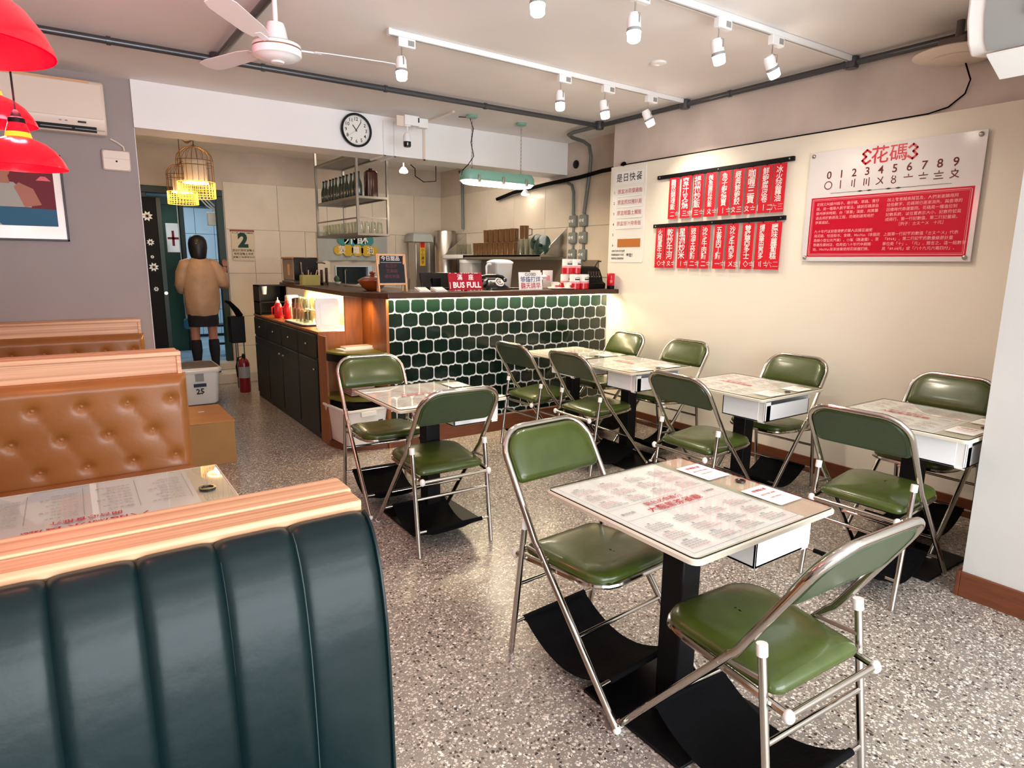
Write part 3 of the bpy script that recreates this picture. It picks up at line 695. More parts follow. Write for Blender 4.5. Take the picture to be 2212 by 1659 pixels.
for (x, y, tg, on, lab) in (
    (1.80, 3.75, (1.76, 3.55, 0), True, 'lit track spotlight at the left end of the rear track'),
    (3.03, 3.77, (3.0, 3.6, 0), True, 'lit track spotlight in the middle of the rear track'),
    (3.46, 3.78, (3.9, 3.6, 0), True, 'track spotlight third from the left on the rear track'),
    (3.93, 3.79, (4.4, 3.55, 1.6), True, 'track spotlight nearest the wall on the rear track'),
    (1.85, 2.46, (1.8, 2.3, 0), True, 'track spotlight whose glowing tip just shows at the top edge of the photo'),
    (2.43, 2.45, (2.4, 2.3, 0), True, 'brightest track spotlight, high on the front track beside the top edge'),
    (3.05, 2.44, (3.6, 2.2, .3), True, 'tilted track spotlight in the middle of the front track'),
    (3.52, 2.43, (4.4, 2.25, 1.2), True, 'track spotlight nearest the wall on the front track')):
    track_spot(lab, x, y, tg, on)
# ceiling fan
fn = thing('ceiling_fan', 'white ceiling fan with three blades hanging on a short rod', 'fan', (.987, 3.55, 0))
B().cyl((0, 0, 2.84), (0, 0, 2.66), .0125, 12).obj('rod', white_m, fn)
B().lathe([(.022, 2.838), (.05, 2.80), (.055, 2.838)], 16).obj('canopy', white_m, fn)
B().lathe([(.020, 2.675), (.040, 2.672), (.046, 2.655), (.060, 2.585), (.064, 2.578)], 24).obj('bell_cover', white_m, fn)
B().lathe([(.06, 2.580), (.108, 2.576), (.117, 2.570), (.119, 2.556)], 32).obj('motor_top', white_m, fn)
B().lathe([(.1165, 2.556), (.1165, 2.549)], 32).obj('trim_ring', mat('copper_trim', 'A87A5A', .3, .8), fn)
B().lathe([(.119, 2.549), (.120, 2.525), (.115, 2.517), (.098, 2.512), (.092, 2.506), (.060, 2.496), (.034, 2.493), (.030, 2.486), (.001, 2.484)], 32).obj('motor_bottom', white_m, fn)
for a in (D2(-8), D2(112), D2(232)):
    T2 = Matrix.Rotation(a, 4, 'Z') @ Matrix.Translation((0, 0, 2.560)) @ Matrix.Rotation(D2(8), 4, 'X')
    q = B(); q.prism([(.18, -.040), (.26, -.055), (.54, -.062), (.60, -.05), (.62, 0), (.60, .05), (.54, .062), (.26, .055), (.18, .040)], -.002, .002, T2); q.obj('blade', white_m, fn)
    B().box(.09, .22, -.016, .016, -.004, .004, T2).obj('blade_arm', white_m, fn, bev=.002)
# round things on ceiling
t = thing('smoke_detector', 'small round white disc on the ceiling between the light tracks', 'disc', (3.42, 3.25, CZ)); B().lathe([(.055, 0), (.055, -.012), (.045, -.018), (.01, -.019)], 24).obj('cover', white_pl, t)
t = thing('ceiling_vent', 'large round off-white ceiling fitting beside the air conditioner', 'vent', (4.19, 1.745, 2.655))
B().lathe([(.05, -.012), (.17, -.010), (.215, .012), (.20, .020), (.06, .03)], 32).obj('disc', acw, t)
B().lathe([(.02, -.015), (.10, -.018), (.12, -.012)], 24).obj('inner_ring', acw, t)
B().box(-.09, .09, -.07, .07, .02, .085).obj('mount_box', mat('dull_mount', '5E544E', .7), t, bev=.01); B().cyl((0, 0, .08), (0, 0, .185), .02).obj('stem', MATS['dull_mount'], t)
# pendant chain light
gl = thing('pendant_light', 'mint green industrial tube light hanging on two chains over the bar', 'lamp', (3.51, 5.35, 0))
def ovl(w, h, r, z): return [(a, b_, z) for a, b_ in rrect(w, h, r, 6)]
B().loft([ovl(.79, .18, .06, 2.262), ovl(.80, .19, .07, 2.275), ovl(.80, .19, .07, 2.315), ovl(.76, .15, .06, 2.352), ovl(.74, .13, .055, 2.355)]).obj('housing', mint, gl, bev=0)
B().loft([ovl(.815, .205, .075, 2.258), ovl(.815, .205, .075, 2.266)]).obj('rim', mint, gl)
B().loft([ovl(.62, .10, .04, 2.222), ovl(.74, .15, .06, 2.232), ovl(.78, .18, .06, 2.258)]).obj('diffuser', glow, gl)
for x in (-.27, 0, .27):
    B().box(x-.012, x+.012, -.110, -.096, 2.245, 2.305).obj('latch', steel, gl, bev=.002)
    B().box(x-.02, x+.02, -.104, -.09, 2.236, 2.258).obj('clip', white_pl, gl, bev=.002)
for x in (-.29, .27):
    B().lathe([(.05, CZ), (.052, CZ-.022), (.045, CZ-.028), (.01, CZ-.030)], 20, (x, 0, 0)).obj('ceiling_rose', mint, gl)
    q = B(); z = CZ-.03; k = 0
    while z > 2.37:
        a = PI/2*(k % 2); c_, s_ = math.cos(a), math.sin(a)
        q.tube([(x+.008*math.cos(u)*c_, .008*math.cos(u)*s_, z-.018+.020*math.sin(u)) for u in [PI*2*i/8 for i in range(8)]], .0022, 4, closed=True); z -= .033; k += 1
    o = q.obj('chain', steel, gl)
q = B().tube([(-.36, .12, CZ-.005), (-.30, .02, CZ-.02), (-.28, -.01, 2.72), (-.30, 0, 2.6), (-.27, 0, 2.48), (-.33, 0, 2.40), (-.395, 0, 2.34), (-.40, 0, 2.30)], .004, 6).obj('flex', blkcloth, gl)
area('pendant_tube_light', (3.51, 5.35, 2.21), (0, 0, 0), .7, .1, 16, (1, .85, .62))

# ================================================================== BEAM ITEMS
ck = thing('wall_clock', 'round white wall clock with black rim on the beam', 'clock', (2.308, 5.90, 2.680))
M = FW(0, 0, 0)
B().lathe([(.146, 0), (.148, .028), (.142, .034), (.128, .034), (.126, .018)], 40, M=M, caps=False).obj('rim', blkgloss, ck)
B().lathe([(.127, .0), (.127, .016)], 40, M=M).obj('dial', white_pl, ck)
q = B()
for h in range(1, 13):
    a = PI/2-h*PI/6; q.text(str(h), .043, FW(.096*math.cos(a), -.0168, .096*math.sin(a)), bold=.015, resol=2)
for k in range(60): a = k*PI/30; q.box(.114, .120, -.0007, .0007, 0, .0003, FW(0, -.0165, 0) @ Matrix.Rotation(a, 4, 'Z'))
q.obj('numeral', darkink, ck, smooth=False)
hh = lambda ang, L_, w_: B().box(-.012, L_, -w_, w_, 0, .001, FW(0, -.018-w_*.3, 0) @ Matrix.Rotation(ang, 4, 'Z'))
hh(D2(90+37), .055, .004).obj('hour_hand', darkink, ck); hh(D2(90-33), .085, .003).obj('minute_hand', darkink, ck); hh(D2(-145), .09, .0010).obj('second_hand', acg, ck)
B().lathe([(.006, 0), (.005, .004)], 12, M=FW(0, -.017, 0)).obj('hub', darkink, ck)
t = thing('security_camera', 'white ceiling box with a small white and black camera hanging beside the clock', 'camera', (2.66, 5.55, 0))
B().box(-.03, .115, -.02, .06, 2.715, 2.80).box(.115, .21, -.01, .06, 2.71, 2.79).obj('box_body', white_m, t, bev=.004)
B().box(.10, .112, -.024, -.018, 2.745, 2.785).obj('switch_slot', darkink, t)
B().box(-.10, -.03, 0, .02, 2.70, 2.79).obj('bracket', acw, t, bev=.003)
B().lathe([(.030, 2.70), (.036, 2.712), (.03, 2.716)], 16, (.0, -.0, 0)).cyl((0, 0, 2.70), (-.005, -.01, 2.63), .007).obj('stem', white_m, t)
B().lathe([(.001, 2.655), (.020, 2.648), (.034, 2.62), (.035, 2.57)], 18, (-.008, -.01, 0)).obj('camera_body', white_m, t)
B().lathe([(.0355, 2.57), (.0355, 2.535), (.030, 2.524), (.001, 2.524)], 18, (-.008, -.01, 0)).obj('lens_hood', blkgloss, t)
for x, lab, r_ in ((2.585, 'white vertical cable duct on the beam left of the camera', .011), (2.69, 'white cable duct on the beam right behind the camera', .008), (3.00, 'cream cable duct bending from the ceiling over the beam', .012)):
    t = thing('cable_duct', lab, 'duct')
    B().box(x-r_, x+r_, 5.885, 5.90, 2.48, 2.80 if x < 2.9 else CZ).box(x-r_, x+r_, 5.885, 6.23, 2.48, 2.495).obj('duct_cover', white_m if x < 2.9 else acw, t, bev=.002)
    if x > 2.9: B().box(x-r_, x+r_, 5.30, 5.90, CZ-.016, CZ).obj('ceiling_run', acw, t, bev=.002)
q = B().tube([(3.0, 6.2, 2.48), (3.1, 6.3, 2.46), (3.15, 6.4, 2.40), (3.3, 6.5, 2.36), (3.45, 6.5, 2.38), (3.45, 6.5, 2.50), (3.45, 6.5, 2.83)], .005, 6); one('cable', q, blkcloth, 'loose black cable looping down behind the beam', 'cable')
for (x, y, lab) in ((3.30, 7.0, 'small lit spotlight hanging just under the beam right of the hanging rack'), (4.70, 6.55, 'small lit spotlight under the beam at the black cable bundle')):
    t = thing('ceiling_spotlight', lab, 'lamp', (x, y, 0)); zz = 2.52 if x < 4 else 2.33
    B().lathe([(.02, zz+.05), (.03, zz+.04), (.052, zz+.01), (.052, zz)], 18).obj('lamp_body', white_m, t); B().lathe([(.050, zz), (.040, zz-.014), (.001, zz-.018)], 18).obj('lens', glowc, t); B().cyl((0, 0, zz+.05), (0, 0, CZ), .008).obj('stem', white_m, t)
t = thing('wall_hole_disc', 'black disc standing for a dark round hole in the wall beside the beam end', 'cover', (4.815, 5.74, 2.595)); B().lathe([(.045, 0), (.045, .008), (.038, .012)], 24, M=RW(0, 0, 0)).obj('disc', blk, t)  # flat black disc stands in for the darkness inside a wall hole
# switch boxes
sb0 = None
for ci, (y, cn) in enumerate(((5.735, 'left'), (5.555, 'right'))):
    for ri, (z, rn) in enumerate(((1.975, 'top'), (1.79, 'middle'), (1.60, 'bottom'))):
        lab = f'grey metal switch box, {rn} one of the {cn} column by the menu board'
        if sb0 is None:
            sb0 = thing('switch_box', lab, 'switch', (4.82, y, z), 0, 'grey switch boxes'); M = RW(0, 0, 0)
            B().loft([[(a, b_, zz) for a, b_ in rrect(.115, .125, .015, 3)] for zz in (0, .045)] + [[(a, b_, .05) for a, b_ in rrect(.105, .115, .012, 3)]], M=M).obj('box_body', boxg, sb0)
            B().box(-.045, .045, -.05, .05, .05, .054, M).obj('face_plate', boxg, sb0, bev=.002)
            for sx in (-.025, .02): B().add([(-.009, -.018, 0), (.009, -.018, 0), (.009, .018, .0), (-.009, .018, .0), (-.009, -.014, .008), (.009, -.014, .008), (.009, .002, .020), (-.009, .002, .020)], [(0, 3, 2, 1), (4, 5, 6, 7), (0, 1, 5, 4), (1, 2, 6, 5), (2, 3, 7, 6), (3, 0, 4, 7)], M @ Matrix.Translation((sx, 0, .054))).obj('switch_lever', white_pl, sb0)
            B().cyl((0-.022, 0, -.063), (-.022, 0, -.125), .014, 10).obj('pipe_stub', pipeg, sb0)
            B().cyl((-.022, 0, .062), (-.022, 0, .075), .019, 10).obj('collar', pipeg, sb0)
        else: dup(sb0, lab, (4.82, y, z), 0)

# ================================================================== RIGHT WALL: signs
# daily menu board
mb = thing('daily_menu_board', 'tall white daily menu board with numbered red handwritten slips', 'sign', (0, 0, 0))
yc, zc = 4.47, 1.955; WX = 4.395
def rwbox(b, y, z, w_, h_, d0, d1): return b.box(4.40-d1, 4.40-d0, y-w_/2, y+w_/2, z-h_/2, z+h_/2)
B().loft([[(4.40-d_, yc-a, zc+b_) for a, b_ in rrect(.43, .87, .015, 3)] for d_ in (0, .006)]).obj('board', white_pl, mb)
M = lambda y, z, d_=.0085: RW(4.40-d_, y, z)
rwbox(B(), yc, 2.295, .36, .115, .006, .008).obj('title_slip', paper, mb, smooth=False)
q = B()
for i, ch in enumerate('是日快餐'): q.text(ch, .080, M(yc+.125-i*.085, 2.295), bold=.008, resol=3)
for i in range(6): q.text(str(i+1), .035, M(yc+.185, 2.17-i*.098), bold=.01)
q.text('每位！', .036, M(yc-.06, 1.585), bold=.02)
for i, s_ in enumerate(('內用 外帶 均可加購', '附餐飲品加十元起', '售完為止敬請見諒')): q.text(s_, .021, M(yc+.195, 1.625-i*.035), align='LEFT', bold=.01)
q.obj('lettering', darkink, mb, smooth=False)
for i, s_ in enumerate(('原盅冰荷葉雞飯', '原盅煎炆豬扒飯', '原盅蜆醬土鯪飯', '原盅豉汁排骨飯')):
    rwbox(B(), yc-.02, 2.175-i*.098, .32, .066, .006, .008).obj('slip', paper, mb, smooth=False)
    rwbox(B(), yc-.02, 2.175-.043-i*.098, .335, .016, .006, .016).obj('slip_ledge', white_m, mb, bev=.002)
    B().text(s_, .046, M(yc-.02, 2.172-i*.098), bold=.004, resol=2).obj('lettering', redink, mb, smooth=False)
rwbox(B(), yc-.03, 1.70, .30, .078, .006, .008).obj('covered_slot', orange_ph, mb, smooth=False)
# red hanging strips on two rails
def rail(label, y0, z0, y1, z1):
    t = thing('sign_rail', label, 'rail'); d_ = Vector((0, y1-y0, z1-z0)); L_ = d_.length; Mx = frame((4.385, y0, z0), d_, Vector((-1, 0, 0)).cross(d_))
    B().box(0, L_, -.016, .016, -.012, .012, Mx).obj('bar', blk, t, bev=.002)
    for u in (.03, L_/2, L_-.03): B().cyl(tuple(Mx @ Vector((u, 0, .012))), tuple(Mx @ Vector((u, 0, .016))), .006, 8).obj('screw', steel, t)
    return t
rail('upper black rail holding nine red dish strips', 4.099, 2.252, 2.80, 2.263)
rail('lower black rail holding ten red dish strips', 4.12, 1.838, 2.83, 1.851)
def strip(label, y0, y1, zt, zb, txt, price):
    t = thing('dish_strip', label, 'sign', (0, 0, 0), 0, 'red dish strips'); d_ = .036
    n = 6; vs = []; fs = []; rr = random.Random(len(label))
    sway = rr.uniform(-.004, .006)
    for i in range(n+1):
        u = i/n; z = zt+(zb-zt)*u; off = sway*math.sin(u*2.2)
        for y in (y0, y1): vs += [(4.385-.0+.0-off-.008, y, z), (4.385-off-.0086, y, z)]
    for i in range(n):
        a = i*4; fs += [(a+1, a+3, a+7, a+5), (a, a+4, a+6, a+2), (a, a+1, a+5, a+4), (a+2, a+6, a+7, a+3)]
    B().add(vs, fs).obj('card', redcard, t, smooth=False)
    yc = (y0+y1)/2; L_ = zt-zb-.095; k = len(txt); st = L_/k; sz = min(.074, st*1.12)
    xf = 4.3705
    B().text(txt, sz, RW(xf, yc, zt-.030-st/2+.008), bold=.010, step=st, resol=2).obj('lettering', whiteink, t, smooth=False)
    B().text(price, .052, RW(xf, yc, zb+.036), bold=.004, resol=1).obj('price', whiteink if price[0] != '六' else pinkchalk, t, smooth=False)
    B().cyl((4.376, yc, zt-.004), (4.376, yc, zt+.012), .004, 6).obj('ring', blk, t)
ORD = ['first', 'second', 'third', 'fourth', 'fifth', 'sixth', 'seventh', 'eighth', 'ninth', 'tenth', 'eleventh', 'twelfth']
up_ = [(3.956, 3.855, '黯然銷魂飯', '〡二〧'), (3.823, 3.720, '蜜汁叉燒', '〡三〨'), (3.694, 3.597, '揚州炒飯', '〡三〧'), (3.566, 3.462, '鹹魚雞粒炒飯', '〡〩〧'), (3.431, 3.327, '魚子蝦燒賣', '〡〡〧'), (3.305, 3.204, '經典鮮蝦餃', '〩三'), (3.184, 3.080, '咖喱三寶', '〩〧'), (3.064, 2.960, '鮮蝦腐皮卷', '〡〡二'), (2.953, 2.848, '冰火菠蘿油', '六三')]
lo_ = [(4.082, 3.976, '火龍鳳牛河', '〡〇〧'), (3.965, 3.863, '乾炒牛河', '〡〩〧'), (3.828, 3.727, '星洲炒米', '〡〡〧'), (3.709, 3.606, '豉油王炒麵', '〡二〧'), (3.591, 3.489, '沙爹牛肉麵', '〡二〧'), (3.448, 3.348, '五香肉丁麵', '〡一〧'), (3.323, 3.221, '沙爹牛西多', '〡〤〨'), (3.183, 3.078, '雙醬西多士', '〡〇〧'), (3.056, 2.955, '爆漿華田西多', '〡〢〧'), (2.953, 2.847, '臘味蘿蔔糕', '六二')]
for nm, (rows, zt, zb) in (('upper', (up_, 2.240, 1.893)), ('lower', (lo_, 1.826, 1.474))):
    for i, (a, b_, tx, pr) in enumerate(rows): strip(f'red dish strip, {ORD[i]} from the left on the {nm} rail, reading {tx}', a, b_, zt, zb, tx, pr)
# numerals board
nb = thing('numerals_board', 'large white and red board explaining the old shop numerals on the cream wall', 'sign', (0, 0, 0))
B().box(4.376, 4.382, 1.608, 2.672, 1.538, 2.278).obj('board', acry, nb, bev=.001)
for (y, z) in ((1.640, 2.253), (2.645, 2.253), (2.645, 1.563), (1.640, 1.563)): B().lathe([(.014, -.022), (.014, .006), (.010, .011), (.002, .013)], 14, M=RW(4.376, y, z)).obj('standoff_screw', steel, nb)
B().box(4.3755, 4.376, 1.636, 2.633, 1.568, 1.970).obj('red_panel', redboard, nb, smooth=False)
q = B()
for ins, tk in ((.010, .004), (.020, .0015)):
    y0, y1, z0, z1 = 1.636+ins, 2.633-ins, 1.568+ins, 1.970-ins
    for bx4 in ((y0, y1, z0, z0+tk), (y0, y1, z1-tk, z1), (y0, y0+tk, z0, z1), (y1-tk, y1, z0, z1)): q.box(4.3750, 4.3755, *bx4)
q.obj('border_line', pinkchalk, nb, smooth=False)
M = lambda y, z: RW(4.3745, y, z)
q = B(); q.text('花', .115, M(2.196, 2.203), bold=.010, resol=3).text('碼', .112, M(2.083, 2.203), bold=.006, resol=3)
for c_, sgn in ((2.286, 1), (1.993, -1)):   # angular emblems either side of the title
    pts = [(.030, .028), (.006, .046), (-.018, .024), (.004, .004), (-.020, -.018), (.004, -.040), (.032, -.022)]
    for a, b_ in zip(pts, pts[1:]):
        a = (a[0]*sgn, a[1]); b_ = (b_[0]*sgn, b_[1]); L_ = math.hypot(b_[0]-a[0], b_[1]-a[1]); an = math.atan2(b_[1]-a[1], b_[0]-a[0])
        q.box(-.004, L_+.004, -.0065, .0065, 0, .0004, M(c_, 2.203) @ Matrix.Translation((a[0], a[1], 0)) @ Matrix.Rotation(an, 4, 'Z'))
q.obj('title', redboard, nb, smooth=False)
q = B()
for i in range(10):
    y = 2.522-.0856*i; q.text(str(i), .070, M(y, 2.114), bold=.012, resol=3); q.text('〇〡〢〣〤〥〦〧〨〩'[i], .062, M(y, 2.044), bold=.008, resol=3)
q.obj('numerals', mat('maroon_ink', '5E1020', .6), nb, smooth=False)
q = B().box(4.3742, 4.3748, 1.76, 2.50, 1.9935, 1.9955)
for y in (2.06, 2.12, 2.24, 2.30): q.prism([(-.024, 0), (0, .005), (.024, 0), (0, -.005)], 0, .0005, M(y, 1.9945))
q.obj('divider', darkink, nb, smooth=False)
q = B(); ls = .0305
LT = ['花碼又叫蘇州碼子、番仔碼、草碼、菁仔', '碼，是一種華人數字寫法。據說花碼源自', '蘇州南宋時期，由「算籌」演變，用算籌', '過去用於數務及工程，花碼則通常用於', '商業速記。', '', '九十年代以前香港舊式華人店鋪普遍使', '用花碼，包括街市、食肆、MiniVan（非固定', '路線小型公共汽車）、小販（路邊攤）、茶', '寮廳及藥材店，但是從八十年代中期開', '始，MiniVan漸漸捨棄使用花碼價錢牌。']
RT = ['加上教育越來越普及，人們漸漸歸用阿', '拉伯數字，花碼現已逐漸消失，與香港的', '回憶時代命運雷同。花碼是一種進位制', '記數系統，以位置表示大小，記數符號寫', '成兩行，第一行記數值，第二行記量級。', '　　　［例子：〨〩〦〤　十元］', '', '上面第一行記載的數值「〨〩〦〤」代表', '「8964」，第二行記載的數量級跟計量', '單位是「十」、「元」，簡言之，這一組數字', '是「89.64元」或「八十九元六毫四分」。']
for i, s_ in enumerate(LT): 
    if s_: q.text(s_, .0235, M(2.590, 1.922-i*ls), align='LEFT', bold=.006, resol=1)
for i, s_ in enumerate(RT):
    if s_: q.text(s_, .0238, M(2.118, 1.922-i*ls), align='LEFT', bold=.006, resol=1)
q.obj('lettering', pinkchalk, nb, smooth=False)

# ================================================================== THINGS ON THE BAR
ZT = 1.265
t = thing('chalkboard', 'small pine framed chalkboard standing on the bar corner', 'board', (2.128, 4.75, ZT))
tl = Matrix.Rotation(D2(-8), 4, 'X')
fr = B()
for bb_ in ((-.125, -.110, -.008, .008, 0, .30), (.110, .125, -.008, .008, 0, .30), (-.11, .11, -.008, .008, .285, .30), (-.11, .11, -.008, .008, .055, .07)): fr.box(*bb_, tl)
fr.obj('frame', pinewood, t, bev=.002)
B().box(-.11, .11, -.003, .005, .07, .285, tl).obj('slate', slate, t)
q = B(); q.text('今日甜品', .040, tl @ FW(-.005, -.0045, .262), bold=.0); q.box(-.09, .09, -.0046, -.004, .232, .2335, tl); q.obj('lettering', whiteink, t, smooth=False)
q = B()
for i, s_ in enumerate(('紅豆沙', '芝麻糊', '楊枝甘露')): q.text(s_, .032, tl @ FW(0, -.0045, .205-i*.042)); 
q.obj('lettering', mat('dull_chalk', '6A3038', .7), t, smooth=False)
B().box(.10, .115, .05, .062, 0, .28, Matrix.Rotation(D2(6), 4, 'X')).box(-.115, -.10, .05, .062, 0, .28, Matrix.Rotation(D2(6), 4, 'X')).obj('leg', pinewood, t)
def rbox(w_, d_, h_, r=.01, x=0, y=0, z=0, top=0): return [[(a, b_, zz) for a, b_ in rrect(w_-2*i, d_-2*i, max(r-i, .002), 3, x, y)] for i, zz in ((0, z), (0, z+h_-top), (top, z+h_))]
t = thing('lidded_pot', 'round reddish brown clay pot with knobbed lid behind the chalkboard', 'pot', (2.08, 5.05, ZT))
B().lathe([(.05, 0), (.085, .025), (.118, .07), (.122, .085), (.112, .088), (.001, .088)], 28).obj('bowl', clay, t)
B().lathe([(.116, .086), (.09, .104), (.05, .118), (.018, .124), (.016, .132), (.026, .140), (.022, .152), (.012, .158), (.001, .160)], 28).obj('lid', clay, t)
B().tube([(.11, .02, .07), (.15, .02, .08), (.15, -.02, .08), (.11, -.02, .07)], .009, 6).obj('handle', clay, t)
for i, (x, w_) in enumerate(((2.36, .10), (2.51, .11))):
    t = thing('card_holder', ('left' if i == 0 else 'right')+' one of two white slip holders lying on the bar by the chalkboard', 'holder', (x, 4.70, ZT))
    B().add([(-w_/2, -.05, 0), (w_/2, -.05, 0), (w_/2, .05, 0), (-w_/2, .05, 0), (-w_/2, -.05, .008), (w_/2, -.05, .008), (w_/2, .045, .036), (-w_/2, .045, .036)], [(0, 3, 2, 1), (4, 5, 6, 7), (0, 1, 5, 4), (1, 2, 6, 5), (2, 3, 7, 6), (3, 0, 4, 7)]).obj('base', white_pl, t, bev=.002)
    B().box(-w_/2+.01, w_/2-.01, -.046, .038, .012, .014, Matrix.Translation((0, 0, .012)) @ Matrix.Rotation(D2(16), 4, 'X')).obj('slips', paper, t)
t = thing('till_screen', 'black touch screen till facing the staff beside the red sign', 'screen', (2.62, 4.98, ZT))
B().box(-.12, .16, -.006, .016, .02, .155, Matrix.Rotation(D2(-18), 4, 'X')).obj('screen', blkgloss, t, bev=.004)
B().box(-.10, .14, -.05, .10, 0, .02).obj('base', blk, t, bev=.004); B().box(-.02, .06, 0, .05, .015, .10).obj('stand', blk, t)
t = thing('bus_sign', 'worn red metal sign reading BUS FULL leaning on the bar', 'sign', (2.785, 4.72, ZT)); tl = Matrix.Rotation(D2(-10), 4, 'X')
B().box(-.165, .165, -.002, .002, .004, .152, tl).obj('plate', mat('worn_red_enamel', 'B5122C', .4, noise=(18, .3)), t, bev=.001)
q = B(); q.text('滿', .052, tl @ FW(-.055, -.0028, .112), bold=.01, resol=2).text('座', .052, tl @ FW(.055, -.0028, .112), bold=.01, resol=2).text('BUS FULL', .066, tl @ FW(.010, -.0028, .048), bold=.03, resol=2).box(-.155, -.150, -.0027, -.002, .02, .075, tl); q.obj('lettering', whiteink, t, smooth=False)
q = B(); rr = random.Random(3)
for i in range(22):
    a = rr.uniform(-.16, .16); e = rr.choice((.005, .150)); q.prism([(a, -.003), (a+.010, -.002), (a+.007, .002), (a-.004, .003)], 0, .0004, tl @ FW(0, -.0025, e))
q.obj('chipped_edge', whiteink, t, smooth=False)
B().box(-.02, .02, .02, .06, 0, .10).obj('prop', blk, t)
t = thing('telephone', 'old black rotary telephone with cream dial on the bar', 'telephone', (3.14, 4.84, ZT))
B().loft([[(a, b_+yo, z) for a, b_ in rrect(w_, d_, r_, 5)] for w_, d_, r_, z, yo in ((.25, .22, .05, 0, 0), (.25, .22, .05, .015, 0), (.21, .18, .05, .04, .01), (.15, .12, .04, .08, .03), (.13, .08, .03, .092, .04))]).obj('body', blkgloss, t, ang=60)
Md = Matrix.Translation((.02, -.058, .066)) @ Matrix.Rotation(D2(52), 4, 'X')
B().lathe([(.044, 0), (.044, .006), (.040, .009)], 24, M=Md).obj('dial', pot_w, t)
B().lathe([(.016, .009), (.015, .012)], 16, M=Md).obj('dial_centre', acg, t)
q = B()
for i in range(10): a = D2(60+i*28); q.lathe([(.006, 0.009), (.006, .0105)], 10, (.030*math.cos(a), .030*math.sin(a), 0), Md)
q.obj('finger_hole', darkink, t)
B().tube([(-.13, .03, .095), (-.11, .03, .112), (-.05, .03, .122), (.05, .03, .122), (.11, .03, .112), (.13, .03, .095)], .015, 10).obj('handset', blkgloss, t)
for s in (-1, 1): B().lathe([(.024, -.03), (.030, -.015), (.026, .0), (.012, .008)], 16, (s*.128, .03, .098)).obj('ear_piece', blkgloss, t)
q = B(); q.tube([(.10+.05*u+.006*math.cos(u*60), -.09-.02*u+.006*math.sin(u*60), .012+.006*math.sin(u*60+1)) for u in [i/90 for i in range(200)]], .0025, 5); q.obj('coiled_cord', blkgloss, t)
t = thing('water_jug', 'translucent plastic jug with handle and spout on the bar', 'jug', (3.33, 5.03, ZT))
def jr(z, w_): return [(a, b_, z) for a, b_ in rrect(w_, w_*.9, .035, 5)]
B().loft([jr(0, .165), jr(.01, .17), jr(.235, .20), jr(.235, .194), jr(.014, .164)], cap0=True, cap1=True).obj('body', milkpl, t, ang=60)
B().loft([jr(.232, .206), jr(.245, .21), jr(.262, .16), jr(.268, .10)]).obj('lid', white_pl, t)
B().add([(.09, -.03, .225), (.09, .03, .225), (.14, 0, .245), (.09, -.03, .25), (.09, .03, .25), (.14, 0, .252)], [(0, 1, 2), (3, 5, 4), (0, 2, 5, 3), (1, 4, 5, 2), (0, 3, 4, 1)]).obj('spout', white_pl, t)
B().tube([(-.095, 0, .225), (-.135, 0, .225), (-.15, 0, .205), (-.145, 0, .07), (-.11, 0, .03), (-.085, 0, .04)], .010, 8).obj('handle', white_pl, t)
t = thing('closed_sign', 'white sign reading CLOSED in blue and red letters on the bar', 'sign', (3.45, 4.70, ZT)); tl = Matrix.Rotation(D2(-6), 4, 'X')
B().box(-.13, .13, -.0015, .0015, .0, .158, tl).obj('plate', white_pl, t)
B().text('CLOSED', .034, tl @ FW(0, -.0025, .138), bold=.02, resol=2).obj('lettering', darkink, t, smooth=False)
B().text('够鐘打烊', .056, tl @ FW(0, -.0025, .090), bold=.010, resol=2).obj('lettering', mat('blue_ink', '1C3A78', .6), t, smooth=False)
B().text('聽天請早', .056, tl @ FW(0, -.0025, .034), bold=.010, resol=2).obj('lettering', redink, t, smooth=False)
B().box(-.02, .02, .01, .05, 0, .10).obj('prop', white_pl, t)
for i, (x, y, w_, h_, lab) in enumerate(((3.78, 5.08, .12, .17, 'left white table card standing behind the CLOSED sign'), (3.91, 5.05, .12, .17, 'right white table card with small pink square behind the cups'))):
    t = thing('table_card', lab, 'card', (x, y, ZT)); B().box(-w_/2, w_/2, -.004, .004, 0, h_).box(-w_/2, w_/2, -.02, .03, 0, .006).obj('card', white_pl, t, bev=.002)
    B().box(-.02, .025, -.0048, -.004, .07, .12).obj('print', pinkchalk, t)
cup0 = None
for i, (x, y, lab) in enumerate(((3.70, 4.66, 'white cup on saucer nearest the CLOSED sign'), (3.83, 4.64, 'white cup on saucer nearest the red and white tins'), (3.80, 4.80, 'white cup on saucer in the row behind, by the tins'))):
    if cup0 is None:
        cup0 = t = thing('cup_and_saucer', lab, 'cup', (x, y, ZT), 0, 'cups and saucers on the bar')
        B().lathe([(.02, 0), (.035, .003), (.068, .014), (.066, .017), (.03, .008), (.001, .007)], 24).obj('saucer', pot_w, t)
        B().lathe([(.020, .008), (.026, .014), (.038, .05), (.040, .066), (.037, .066), (.033, .04), (.018, .018), (.001, .016)], 24).obj('cup', pot_w, t)
        B().tube([(.038, 0, .056), (.058, 0, .054), (.060, 0, .036), (.034, 0, .026)], .004, 6).obj('handle', pot_w, t)
        B().box(-.03, .03, -.0425, -.036, .028, .040).obj('stripe', redpl, t)
    else: dup(cup0, lab, (x, y, ZT), .5*i)
B().sphere((0, 0, 0), .01)
t = thing('spoon', 'white ladle head resting above the cups', 'spoon', (3.84, 5.02, ZT+.11)); B().sphere((0, 0, 0), .035, 14, 8, .5).tube([(0, 0, 0), (-.06, -.02, -.05), (-.09, -.03, -.11)], .006, 6).obj('bowl', white_pl, t)
mk0 = None
